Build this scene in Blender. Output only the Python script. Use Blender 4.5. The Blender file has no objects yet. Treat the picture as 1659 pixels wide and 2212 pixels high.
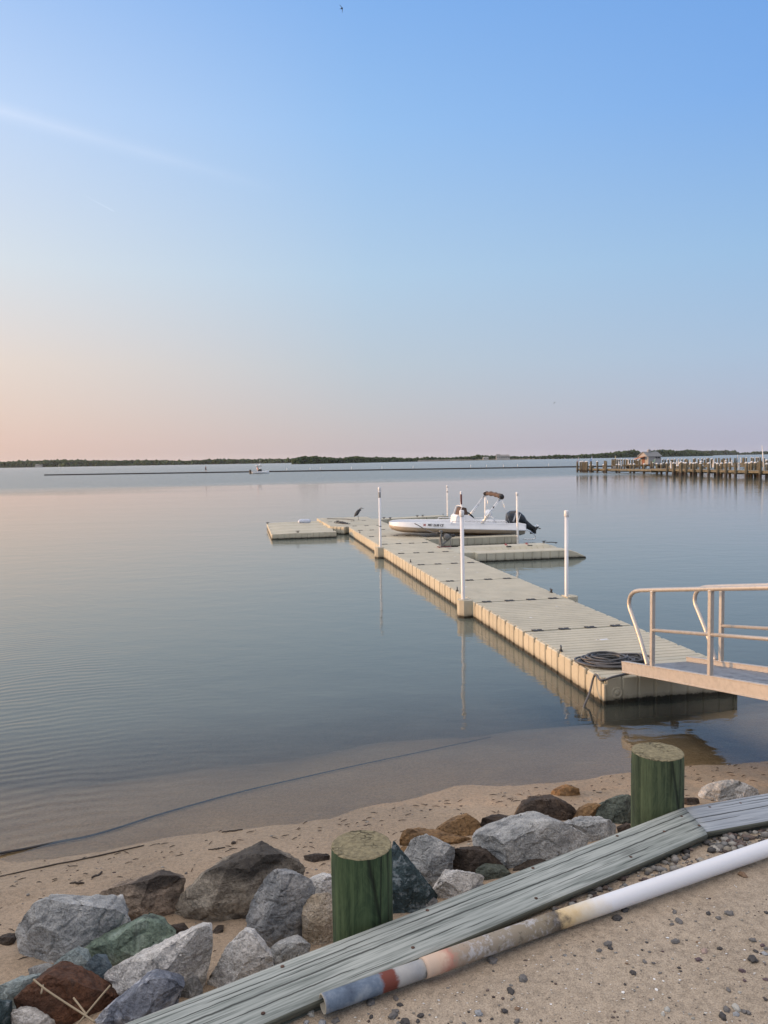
import bpy, bmesh, math, random
from mathutils import Vector, Matrix, noise
rnd = random.Random(7)
sc = bpy.context.scene
COL = sc.collection
V = Vector
# ------------------------------------------------------------------ camera
FPX, PW, PH, CAMH = 0.751*2212, 1659.0, 2212.0, 3.0
_p = math.atan((1106-994)/FPX); _a = 0.017
CAM = V((0, 0, CAMH))
_fw = V((0, math.cos(_p), -math.sin(_p))); _up = V((0, math.sin(_p), math.cos(_p))); _rt = V((1, 0, 0))
CR = _rt*math.cos(_a) - _up*math.sin(_a); CU = _up*math.cos(_a) + _rt*math.sin(_a)
def ray(x, y): return _fw + CR*((x-PW/2)/FPX) - CU*((y-PH/2)/FPX)
def unp(x, y, z):
    d = ray(x, y); return CAM + d*((z-CAMH)/d.z)
def atd(x, y, Y):
    d = ray(x, y); return CAM + d*(Y/d.y)
cam = bpy.data.cameras.new('camera'); cam.sensor_fit = 'VERTICAL'; cam.sensor_height = 36; cam.lens = 36*0.751
cam.clip_start = 0.05; cam.clip_end = 30000
co = bpy.data.objects.new('camera', cam); COL.objects.link(co)
co.matrix_world = Matrix((( CR.x, CU.x, -_fw.x, CAM.x), (CR.y, CU.y, -_fw.y, CAM.y), (CR.z, CU.z, -_fw.z, CAM.z), (0, 0, 0, 1)))
sc.camera = co
sc.view_settings.view_transform = 'Standard'; sc.view_settings.look = 'None'; sc.view_settings.gamma = 1
sc.view_settings.exposure = 0.0
# dock frame: x = across the dock (w), y = along it (s)
_u = V((-.182, .983, 0)).normalized(); _n = V((_u.y, -_u.x, 0))
MD = Matrix(((_n.x, _u.x, 0, 2.6), (_n.y, _u.y, 0, 9.14), (0, 0, 1, 0), (0, 0, 0, 1)))
def D(w, s, z): return MD @ V((w, s, z))
# ------------------------------------------------------------------ mesh builder
class MB:
    def __init__(s, M=None): s.v = []; s.f = []; s.mi = []; s.sm = []; s.M = M; s.c = None; s.col = []; s.m = 0; s.t = []; s.tv = 0.0
    def add(s, vs, fs, smooth=False):
        o = len(s.v)
        for p in vs:
            p = V(p); s.v.append(s.M @ p if s.M else p); s.col.append(s.c); s.t.append(s.tv)
        for f in fs: s.f.append([i+o for i in f]); s.mi.append(s.m); s.sm.append(smooth)
        return o
    def cbox(s, c, d, ch=0.0, R=None):
        c = V(c); hx, hy, hz = d[0]/2, d[1]/2, d[2]/2
        if ch <= 0:
            vs = [V((a*hx, b*hy, e*hz)) for a in (-1, 1) for b in (-1, 1) for e in (-1, 1)]
            fs = [(0,1,3,2),(4,6,7,5),(0,4,5,1),(2,3,7,6),(0,2,6,4),(1,5,7,3)]
        else:
            ch = min(ch, hx*.9, hy*.9, hz*.9); vs = []; idx = {}
            for a in (-1, 1):
                for b in (-1, 1):
                    for e in (-1, 1):
                        for k in range(3):
                            q = [a*(hx-ch), b*(hy-ch), e*(hz-ch)]; q[k] = (a*hx, b*hy, e*hz)[k]
                            idx[(a, b, e, k)] = len(vs); vs.append(V(q))
            fs = []
            for k in range(3):
                i, j = (k+1) % 3, (k+2) % 3
                for sg in (-1, 1):
                    f = []
                    for (p, q) in ((-1,-1),(1,-1),(1,1),(-1,1)):
                        t = [0,0,0]; t[k] = sg; t[i] = p; t[j] = q; f.append(idx[(*t, k)])
                    fs.append(f if sg > 0 else f[::-1])
                for p in (-1, 1):
                    for q in (-1, 1):
                        A = [0,0,0]; A[i] = p; A[j] = q; B = A[:]; A[k] = -1; B[k] = 1
                        f = [idx[(*A, i)], idx[(*B, i)], idx[(*B, j)], idx[(*A, j)]]
                        fs.append(f if p*q > 0 else f[::-1])
            for a in (-1, 1):
                for b in (-1, 1):
                    for e in (-1, 1):
                        f = [idx[(a, b, e, k)] for k in range(3)]
                        fs.append(f if a*b*e > 0 else f[::-1])
        if R is not None: vs = [R @ p for p in vs]
        s.add([c+p for p in vs], fs)
    def bar(s, a, b, wx, wz, ch=0.0, up=V((0, 0, 1))):
        a = V(a); b = V(b); d = (b-a); L = d.length; d.normalize()
        x = d.cross(up); x = x.normalized() if x.length > 1e-5 else V((1, 0, 0)); z = x.cross(d)
        R = Matrix((x, d, z)).transposed()
        s.cbox((a+b)/2, (wx, L, wz), ch, R)
    def tube(s, pts, r, seg=10, cap=True, closed=False):
        pts = [V(p) for p in pts]; n = len(pts)
        rs = r if isinstance(r, (list, tuple)) else [r]*n
        L = [0.0]
        for i in range(1, n): L.append(L[-1]+(pts[i]-pts[i-1]).length)
        up = None; rings = []
        for i in range(n):
            if closed: d = pts[(i+1) % n]-pts[i-1]
            else: d = pts[min(i+1, n-1)]-pts[max(i-1, 0)]
            if d.length < 1e-9: d = V((0, 0, 1))
            d.normalize()
            if up is None:
                up = V((0, 0, 1)) if abs(d.z) < .9 else V((1, 0, 0))
            x = d.cross(up).normalized(); up = x.cross(d).normalized()
            s.tv = L[i]
            o = s.add([pts[i]+(x*math.cos(2*math.pi*k/seg)+up*math.sin(2*math.pi*k/seg))*rs[i] for k in range(seg)], [])
            rings.append(o)
        s.tv = 0.0
        def fa(f): s.f.append(f); s.mi.append(s.m); s.sm.append(True)
        for i in range(n if closed else n-1):
            a, b = rings[i], rings[(i+1) % n]
            for k in range(seg):
                fa([a+k, a+(k+1) % seg, b+(k+1) % seg, b+k])
        if cap and not closed:
            fa([rings[0]+k for k in range(seg)][::-1]); s.sm[-1] = False
            fa([rings[-1]+k for k in range(seg)]); s.sm[-1] = False
    def lathe(s, c, prof, seg=20, axis=None, smooth=True, caps=True):
        c = V(c); R = axis.to_track_quat('Z', 'Y').to_matrix() if axis is not None else None
        o = len(s.v)
        for (r, z) in prof:
            vs = [V((r*math.cos(2*math.pi*k/seg), r*math.sin(2*math.pi*k/seg), z)) for k in range(seg)]
            s.add([c+(R @ p if R else p) for p in vs], [])
        for i in range(len(prof)-1):
            for k in range(seg):
                a = o+i*seg; s.f.append([a+k, a+(k+1) % seg, a+seg+(k+1) % seg, a+seg+k]); s.mi.append(s.m); s.sm.append(smooth)
        if not caps: return
        s.f.append([o+k for k in range(seg)][::-1]); s.mi.append(s.m); s.sm.append(False)
        a = o+(len(prof)-1)*seg; s.f.append([a+k for k in range(seg)]); s.mi.append(s.m); s.sm.append(False)
    def prism(s, poly, z0, z1):
        n = len(poly); vs = [V((x, y, z0)) for x, y in poly]+[V((x, y, z1)) for x, y in poly]
        s.add(vs, [list(range(n))[::-1], list(range(n, 2*n))]+[[i, (i+1) % n, n+(i+1) % n, n+i] for i in range(n)])
    def loft(s, rings, smooth=True, caps=True, closed=True):
        n = len(rings[0]); o = len(s.v)
        for r in rings: s.add(r, [])
        for i in range(len(rings)-1):
            for k in range(n if closed else n-1):
                a = o+i*n; s.f.append([a+k, a+(k+1) % n, a+n+(k+1) % n, a+n+k]); s.mi.append(s.m); s.sm.append(smooth)
        if caps:
            s.f.append([o+k for k in range(n)][::-1]); s.mi.append(s.m); s.sm.append(False)
            a = o+(len(rings)-1)*n; s.f.append([a+k for k in range(n)]); s.mi.append(s.m); s.sm.append(False)
    def blob(s, c, r, sub=2, amp=.25, freq=1.0, sc3=(1, 1, 1), seed=0.0, smooth=True):
        bm = bmesh.new(); bmesh.ops.create_icosphere(bm, subdivisions=sub, radius=1)
        c = V(c); vs = []
        for v in bm.verts:
            q = v.co.normalized(); k = 1+amp*noise.noise(q*freq*1.7+V((seed, seed*1.7, -seed)))+amp*.5*noise.noise(q*freq*4+V((seed, 3, seed)))
            vs.append(c+V((q.x*sc3[0], q.y*sc3[1], q.z*sc3[2]))*(r*k))
        fs = [[v.index for v in f.verts] for f in bm.faces]; bm.free(); s.add(vs, fs, smooth)
    def build(s, name, mat, parent=None, origin=None, fix=True):
        vs = s.v
        if parent is not None:
            root = parent
            while root.parent: root = root.parent
            inv = root.matrix_basis.inverted(); vs = [inv @ p for p in vs]
        elif origin is not None:
            origin = V(origin); vs = [p-origin for p in vs]
        me = bpy.data.meshes.new(name); me.from_pydata([tuple(p) for p in vs], [], s.f)
        for m in (mat if isinstance(mat, (list, tuple)) else [mat]): me.materials.append(m)
        me.polygons.foreach_set('material_index', s.mi); me.polygons.foreach_set('use_smooth', s.sm)
        if any(c is not None for c in s.col):
            at = me.attributes.new('tint', 'FLOAT_COLOR', 'POINT')
            at.data.foreach_set('color', [x for c in s.col for x in ((*c, 1.0) if c else (.5, .5, .5, 1))])
        if any(s.t):
            at = me.attributes.new('along', 'FLOAT', 'POINT'); at.data.foreach_set('value', s.t)
        if fix:
            bm = bmesh.new(); bm.from_mesh(me); bmesh.ops.recalc_face_normals(bm, faces=bm.faces); bm.to_mesh(me); bm.free()
        me.update()
        o = bpy.data.objects.new(name, me); COL.objects.link(o)
        if parent is not None: o.parent = parent
        elif origin is not None: o.location = origin
        return o
def tag(o, label=None, cat=None, group=None, kind=None):
    if label: o['label'] = label
    if cat: o['category'] = cat
    if group: o['group'] = group
    if kind: o['kind'] = kind
    return o
def thing(name, label, cat, loc=(0, 0, 0), rot=0.0, group=None):
    o = bpy.data.objects.new(name, None); COL.objects.link(o); o.empty_display_size = .2
    o.matrix_basis = Matrix.Translation(V(loc)) @ Matrix.Rotation(rot, 4, 'Z')
    return tag(o, label, cat, group)
def copy_tree(o, M, label=None):
    def cp(a, par):
        c = a.copy(); COL.objects.link(c); c.parent = par
        for ch in kids.get(a, ()): cp(ch, c)
        return c
    kids = {}
    for x in list(COL.objects):
        if x.parent: kids.setdefault(x.parent, []).append(x)
    c = cp(o, None); c.matrix_basis = M
    if label: c['label'] = label
    return c
# ------------------------------------------------------------------ materials
class NT:
    def __init__(s, name):
        s.m = bpy.data.materials.new(name); s.m.use_nodes = True; s.t = s.m.node_tree; s.t.nodes.clear()
        s.out = s.n('ShaderNodeOutputMaterial'); s.co = None
    def n(s, typ, **kw):
        x = s.t.nodes.new(typ)
        for k, v in kw.items():
            if k.startswith('i_'):
                key = k[2:]; key = int(key) if key.isdigit() else key.replace('_', ' ')
                x.inputs[key].default_value = v
            else: setattr(x, k, v)
        return x
    def l(s, a, b): s.t.links.new(a, b)
    def coord(s, which='Object', scale=(1, 1, 1), rot=(0, 0, 0)):
        if which == 'World': src = s.n('ShaderNodeNewGeometry').outputs['Position']
        else:
            if s.co is None: s.co = s.n('ShaderNodeTexCoord')
            src = s.co.outputs[which]
        mp = s.n('ShaderNodeMapping'); mp.inputs['Scale'].default_value = scale; mp.inputs['Rotation'].default_value = rot
        s.l(src, mp.inputs['Vector']); return mp.outputs[0]
    def noise(s, vec, scale, detail=4, rough=.55, dist=0.0):
        x = s.n('ShaderNodeTexNoise'); x.inputs['Scale'].default_value = scale; x.inputs['Detail'].default_value = detail
        x.inputs['Roughness'].default_value = rough; x.inputs['Distortion'].default_value = dist
        s.l(vec, x.inputs['Vector']); return x.outputs['Fac']
    def vor(s, vec, scale, feat='F1', out='Distance'):
        x = s.n('ShaderNodeTexVoronoi', feature=feat); x.inputs['Scale'].default_value = scale; s.l(vec, x.inputs['Vector']); return x.outputs[out]
    def ramp(s, fac, stops, interp='LINEAR'):
        x = s.n('ShaderNodeValToRGB'); x.color_ramp.interpolation = interp; e = x.color_ramp.elements
        while len(e) < len(stops): e.new(.5)
        for k, (p, c) in zip(e, stops):
            k.position = p; k.color = (c, c, c, 1) if isinstance(c, (int, float)) else (*c, 1)
        s.l(fac, x.inputs[0]); return x.outputs['Color']
    def mix(s, fac, a, b, mode='MIX'):
        x = s.n('ShaderNodeMix', data_type='RGBA', blend_type=mode)
        for v, i in ((fac, 0), (a, 6), (b, 7)):
            if isinstance(v, (int, float)): x.inputs[i].default_value = v
            elif isinstance(v, tuple): x.inputs[i].default_value = (*v, 1)
            else: s.l(v, x.inputs[i])
        return x.outputs[2]
    def math(s, op, a, b=None, c=None, clamp=False):
        x = s.n('ShaderNodeMath', operation=op, use_clamp=clamp)
        for i, v in enumerate((a, b, c)):
            if v is None: continue
            if isinstance(v, (int, float)): x.inputs[i].default_value = v
            else: s.l(v, x.inputs[i])
        return x.outputs[0]
    def bump(s, h, strength=.5, dist=.01, nrm=None):
        x = s.n('ShaderNodeBump'); x.inputs['Strength'].default_value = strength; x.inputs['Distance'].default_value = dist
        s.l(h, x.inputs['Height'])
        if nrm is not None: s.l(nrm, x.inputs['Normal'])
        return x.outputs[0]
    def attr(s, name, out='Fac'): return s.n('ShaderNodeAttribute', attribute_name=name).outputs[out]
    def pbr(s, color, rough=.6, metal=0.0, nrm=None, spec=.5):
        b = s.n('ShaderNodeBsdfPrincipled')
        for v, i in ((color, 'Base Color'), (rough, 'Roughness'), (metal, 'Metallic'), (spec, 'Specular IOR Level')):
            if isinstance(v, (int, float)): b.inputs[i].default_value = v
            elif isinstance(v, tuple): b.inputs[i].default_value = (*v, 1)
            else: s.l(v, b.inputs[i])
        if nrm is not None: s.l(nrm, b.inputs['Normal'])
        s.l(b.outputs[0], s.out.inputs[0]); return b
def simple(name, c, rough=.5, metal=0.0, var=.15, scale=6.0, bump=.15, bscale=60.0, bd=.002, stretch=(1, 1, 1), c2=None, spec=.5):
    t = NT(name); v = t.coord('Object', stretch)
    c2 = c2 or tuple(x*(1-var*1.6) for x in c); hi = tuple(min(1, x*(1+var)) for x in c)
    col = t.ramp(t.noise(v, scale, 5), [(.3, c2), (.5, c), (.72, hi)])
    nz = t.noise(v, bscale, 3)
    r = t.ramp(t.noise(v, scale*3, 3), [(.3, max(0, rough-.08)), (.7, min(1, rough+.08))])
    t.pbr(col, r, metal, t.bump(nz, bump, bd), spec); return t.m
# ------------------------------------------------------------------ sky and sun
SUN_EL, SUN_AZ = math.radians(3.2), math.radians(4.0)      # low on the left, a little ahead of the camera
def s2l(c): return tuple((x/255/12.92 if x/255 <= .04045 else ((x/255+.055)/1.055)**2.4) for x in c)
def make_world():
    w = bpy.data.worlds.new('World'); sc.world = w; w.use_nodes = True; t = w.node_tree; t.nodes.clear()
    N = t.nodes.new; L = t.links.new
    def mth(op, a, b=None, c=None, clamp=False):
        x = N('ShaderNodeMath'); x.operation = op; x.use_clamp = clamp
        for i, v in enumerate((a, b, c)):
            if v is None: continue
            if isinstance(v, (int, float)): x.inputs[i].default_value = v
            else: L(v, x.inputs[i])
        return x.outputs[0]
    def vdot(a, vec):
        x = N('ShaderNodeVectorMath'); x.operation = 'DOT_PRODUCT'; L(a, x.inputs[0]); x.inputs[1].default_value = tuple(vec); return x.outputs['Value']
    tc = N('ShaderNodeTexCoord'); d = tc.outputs['Generated']
    sep = N('ShaderNodeSeparateXYZ'); L(d, sep.inputs[0]); z = sep.outputs['Z']
    flat = N('ShaderNodeVectorMath'); flat.operation = 'MULTIPLY'; L(d, flat.inputs[0]); flat.inputs[1].default_value = (1, 1, 0)
    nrm = N('ShaderNodeVectorMath'); nrm.operation = 'NORMALIZE'; L(flat.outputs[0], nrm.inputs[0])
    az = vdot(nrm.outputs[0], (-math.cos(SUN_AZ), math.sin(SUN_AZ), 0))
    def ramp(stops, gain=1.0):
        x = N('ShaderNodeValToRGB'); x.color_ramp.interpolation = 'EASE' if False else 'LINEAR'; e = x.color_ramp.elements
        while len(e) < len(stops): e.new(.5)
        for k, (p, c) in zip(e, stops): k.position = p; k.color = tuple(v*gain for v in s2l(c))+(1,)
        L(z, x.inputs[0]); return x.outputs[0]
    right = ramp([(0, (166, 171, 194)), (.03, (166, 174, 199)), (.12, (160, 184, 214)), (.23, (147, 184, 223)), (.386, (120, 168, 229)), (.51, (107, 158, 225)), (1, (74, 125, 205))])
    cent = ramp([(0, (186, 178, 184)), (.03, (187, 183, 190)), (.12, (182, 194, 208)), (.23, (173, 200, 226)), (.386, (148, 189, 236)), (.51, (126, 173, 233)), (1, (82, 134, 208))])
    left = ramp([(0, (214, 186, 174)), (.03, (217, 191, 184)), (.12, (223, 208, 201)), (.23, (212, 219, 227)), (.386, (188, 211, 244)), (.51, (154, 190, 240)), (1, (90, 142, 212))])
    sunr = ramp([(0, (255, 205, 150)), (.1, (255, 228, 195)), (.3, (250, 238, 228)), (.55, (205, 220, 245)), (1, (100, 150, 215))], 3.2)
    def mixc(f, a, b):
        x = N('ShaderNodeMix'); x.data_type = 'RGBA'; L(f, x.inputs[0]); L(a, x.inputs[6]); L(b, x.inputs[7]); return x.outputs[2]
    def ss(v, a, b):
        x = N('ShaderNodeMapRange'); x.interpolation_type = 'LINEAR'; x.inputs[1].default_value = a; x.inputs[2].default_value = b; L(v, x.inputs[0]); return x.outputs[0]
    c = mixc(ss(az, -.40, .087), right, cent); c = mixc(ss(az, .087, .52), c, left); c = mixc(mth('POWER', ss(az, .50, .97), 1.5), c, sunr)
    # unseen bright fill added overhead and behind to lift and whiten the light
    ve = N('ShaderNodeRGB'); ve.outputs[0].default_value = (1.75, 1.50, 1.28, 1)
    yb = N('ShaderNodeSeparateXYZ'); L(nrm.outputs[0], yb.inputs[0])
    sky_fill = mth('MAXIMUM', ss(z, .56, .80), mth('MULTIPLY', ss(yb.outputs['Y'], .25, -.5), mth('MULTIPLY', ss(z, .0, .25), .22)))
    c = mixc(mth('MULTIPLY', sky_fill, .85), c, ve.outputs[0])
    # two contrails high in the sky: a wide faded one and a short fresh one
    def trail(p0, p1, w0, w1, a0, a1, col, amount):
        nonlocal c
        A = ray(*p0).normalized(); B = ray(*p1).normalized(); nn = A.cross(B).normalized(); T = (B-A).normalized()
        k = mth('ABSOLUTE', vdot(d, nn)); al = ss(vdot(d, T), A.dot(T), B.dot(T))
        wd = mth('MULTIPLY_ADD', al, w1-w0, w0)
        f = mth('SUBTRACT', 1.0, mth('DIVIDE', k, wd), clamp=True); f = mth('POWER', f, 1.6)
        st = N('ShaderNodeTexNoise'); st.inputs['Scale'].default_value = 9; st.inputs['Detail'].default_value = 5
        mp = N('ShaderNodeMapping'); mp.inputs['Scale'].default_value = (1, 1, 3); L(d, mp.inputs[0]); L(mp.outputs[0], st.inputs['Vector'])
        f = mth('MULTIPLY', f, mth('MULTIPLY_ADD', st.outputs['Fac'], .9, .35, True))
        e0 = ss(vdot(d, T), A.dot(T)-a0, A.dot(T)+a0*.2); e1 = ss(vdot(d, T), B.dot(T)+a1*.1, B.dot(T)-a1)
        f = mth('MULTIPLY', mth('MULTIPLY', f, e0), mth('MULTIPLY', e1, amount))
        x = N('ShaderNodeRGB'); x.outputs[0].default_value = (*s2l(col), 1); c = mixc(f, c, x.outputs[0])
    trail((-60, 222), (560, 400), .015, .013, .05, .28, (216, 229, 252), .55)
    trail((208, 436), (249, 458), .0010, .0016, .02, .004, (222, 236, 254), .5)
    bg = N('ShaderNodeBackground'); L(c, bg.inputs[0]); bg.inputs[1].default_value = 1.0
    sky = N('ShaderNodeTexSky'); sky.sky_type = 'NISHITA'; sky.sun_disc = False; sky.sun_elevation = SUN_EL
    sky.sun_rotation = -math.pi/2 + SUN_AZ; sky.air_density = 1.0; sky.dust_density = 1.0
    b2 = N('ShaderNodeBackground'); L(sky.outputs[0], b2.inputs[0]); b2.inputs[1].default_value = 0.03
    ad = N('ShaderNodeAddShader'); L(bg.outputs[0], ad.inputs[0]); L(b2.outputs[0], ad.inputs[1])
    o = N('ShaderNodeOutputWorld'); L(ad.outputs[0], o.inputs[0])
make_world()
sl = bpy.data.lights.new('sun', 'SUN'); sl.energy = 3.6; sl.angle = math.radians(0.6); sl.color = (1.0, .52, .20)
so = bpy.data.objects.new('sun', sl); COL.objects.link(so)
sdir = V((-math.cos(SUN_AZ)*math.cos(SUN_EL), math.sin(SUN_AZ)*math.cos(SUN_EL), math.sin(SUN_EL)))
so.rotation_euler = sdir.to_track_quat('Z', 'Y').to_euler()
# ------------------------------------------------------------------ ground
S0 = V((.04, 6.51)); SD = V((.9665, .2567)); SN = V((-.2567, .9665))     # shoreline point, direction, seaward normal
SEAM = V((1.51, 3.84)); B1 = V((math.cos(math.radians(31.6)), math.sin(math.radians(31.6)))); B2 = V((math.cos(math.radians(16.5)), math.sin(math.radians(16.5))))
def shore_shift(a):      # the waterline wavers a little
    return .10*math.sin(a*1.1+.6)+.06*math.sin(a*2.9)+.05*noise.noise(V((a*1.7, 4.2, 0)))+.025*noise.noise(V((a*6, 1.2, 0)))
def _at(x, y):
    q = unp(x, y, .14); q = V((q.x, q.y))-S0; return (q.dot(SD), q.dot(SN))
TRK = [(_at(-60, 1933), _at(420, 1808)), (_at(-60, 1952), _at(300, 1852))]
def bed_z(a, t):
    t2 = t - shore_shift(a)*(1 if abs(a) < 30 else 0)
    near = abs(a) < 14 and t < 12
    if t2 < 0:
        z = -.085*t2 + .028*t2*t2 if t2 > -3 else .507-.11*(t2+3)
        z = min(z, .95)
    elif t2 < 3.2: z = -.085*t2-.095*max(0, t2-.9)**2
    elif t2 < 20: z = -.775-.12*(t2-3.2)
    else: z = -2.9
    if -60 < a < -6.5 and t < 6:      # unseen sandy point added along the shore to shade the foreground
        k = min(1, (-6.5-a)/4.5); k = k*k*(3-2*k); q = min(1, max(0, (4.6-t)/3.2)); q = q*q*(3-2*q)
        z = z+(3.6-min(z, 1.2))*k*q
    if near:
        k = min(1, max(.15, -t2*1.5+.15)) if t2 < 0 else .15
        if t2 < 0:
            for (a0, t0), (a1, t1) in TRK:
                dx, dy = a1-a0, t1-t0; u = ((a-a0)*dx+(t-t0)*dy)/(dx*dx+dy*dy)
                if 0 < u < 1:
                    dd = abs((a-a0)*dy-(t-t0)*dx)/math.hypot(dx, dy); z += (-.016*max(0, 1-dd/.045)+.008*max(0, 1-abs(dd-.075)/.04))*min(1, u*8, (1-u)*5)
            z -= .030*max(0, noise.noise(V((a*4.6, t*5.2, 31)))-.22)*min(1, max(0, (-t2-.2)/.4))
        z += k*(.030*noise.noise(V((a*1.3, t*1.3, 7)))+.016*noise.noise(V((a*4, t*4, 2)))+.008*noise.noise(V((a*11, t*11, 5)))) if t2 < 0 else .010*noise.noise(V((a*2, t*2, 9)))
    return z
def beach_at(x, y):
    p = V((x, y))-S0; return bed_z(p.dot(SD), p.dot(SN))
def frange(a, b, st):
    n = max(1, round((b-a)/st)); return [a+(b-a)*i/n for i in range(n)]
AA = [-4600, -2600, -1200, -500, -220, -100, -50, -28] + frange(-18, -5.5, .5) + frange(-5.5, 5.5, .045) + frange(5.5, 16, .4) + [16, 24, 45, 90, 200, 500, 1200, 2600, 4600]
TT = [-60, -30, -14, -9] + frange(-7, -5.6, .3) + frange(-5.6, .6, .04) + frange(.6, 4, .12) + frange(4, 14, .7) + [14, 18, 25, 50, 120, 300, 800, 2000, 3400, 5200]
TW = [-1.2] + frange(-.8, .6, .1) + frange(.6, 4, .15) + frange(4, 16, 1.0) + [16, 25, 50, 120, 300, 800, 2000, 3400, 5200]
AW = [-4600, -2600, -1200, -500, -220, -100, -50, -28] + frange(-18, -5.5, .6) + frange(-5.5, 5.5, .14) + frange(5.5, 16, .5) + [16, 24, 45, 90, 200, 500, 1200, 2600, 4600]
def sheet(name, A, T, zf, mat, depth=False):
    vs = []; dp = []
    for t in T:
        for a in A:
            p = S0+SD*a+SN*t; vs.append((p.x, p.y, zf(a, t)))
            if depth: dp.append(max(0.0, -bed_z(a, t)))
    n = len(A); fs = [(j*n+i, j*n+i+1, (j+1)*n+i+1, (j+1)*n+i) for j in range(len(T)-1) for i in range(n-1)]
    me = bpy.data.meshes.new(name); me.from_pydata(vs, [], fs); me.materials.append(mat)
    me.polygons.foreach_set('use_smooth', [True]*len(fs))
    if depth:
        at = me.attributes.new('depth', 'FLOAT', 'POINT'); at.data.foreach_set('value', dp)
    o = bpy.data.objects.new(name, me); COL.objects.link(o); return tag(o, kind='structure')
def sand_mat(name, dry, wet=None, beach=True):
    t = NT(name); v = t.coord('World')
    big = t.ramp(t.noise(v, .9, 4), [(.3, tuple(x*.86 for x in dry)), (.7, tuple(min(1, x*1.1) for x in dry))])
    grain = t.ramp(t.noise(v, 190, 2, .7), [(.28, .55), (.5, 1.0), (.74, 1.28)])
    fine = t.ramp(t.noise(v, 38, 3, .65), [(.32, .74), (.55, 1.03), (.75, 1.12)])
    c = t.mix(1.0, t.mix(1.0, big, grain, 'MULTIPLY'), fine, 'MULTIPLY')
    # dark grit and bits of weed, scattered in patches
    patch = t.ramp(t.noise(t.coord('World', (1, 2.2, 1), (0, 0, -.26)), 2.3, 4, .6), [(.50, 0), (.66, 1)])
    sp = t.ramp(t.noise(t.coord('World', (1, 1.8, 1), (0, 0, -.26)), 62, 2, .6), [(.60, 0), (.66, 1)])
    c = t.mix(t.math('MULTIPLY', t.math('MULTIPLY', patch, sp), .55), c, (.075, .05, .035))
    rough = 0.9
    if beach:
        z = t.n('ShaderNodeSeparateXYZ'); t.l(v, z.inputs[0])
        w = t.n('ShaderNodeMapRange'); w.inputs[1].default_value = .075; w.inputs[2].default_value = .012
        t.l(t.math('ADD', z.outputs['Z'], t.math('MULTIPLY_ADD', t.noise(v, 3, 3), .05, -.025)), w.inputs[0])
        c = t.mix(w.outputs[0], c, t.mix(1.0, c, wet, 'MULTIPLY')); rough = t.math('MULTIPLY_ADD', w.outputs[0], -.45, .9)
    h = t.math('ADD', t.noise(v, 22, 5, .65), t.math('MULTIPLY', t.noise(v, 150, 2), .35))
    t.pbr(c, rough, 0, t.bump(h, .55, .022), .25); return t.m
M_BEACH = sand_mat('beach_sand', (.325, .253, .180), (.88, .87, .83))
M_BANK = sand_mat('bank_sand', (.365, .30, .225), beach=False)
sheet('beach_ground', AA, TT, bed_z, M_BEACH)
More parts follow.
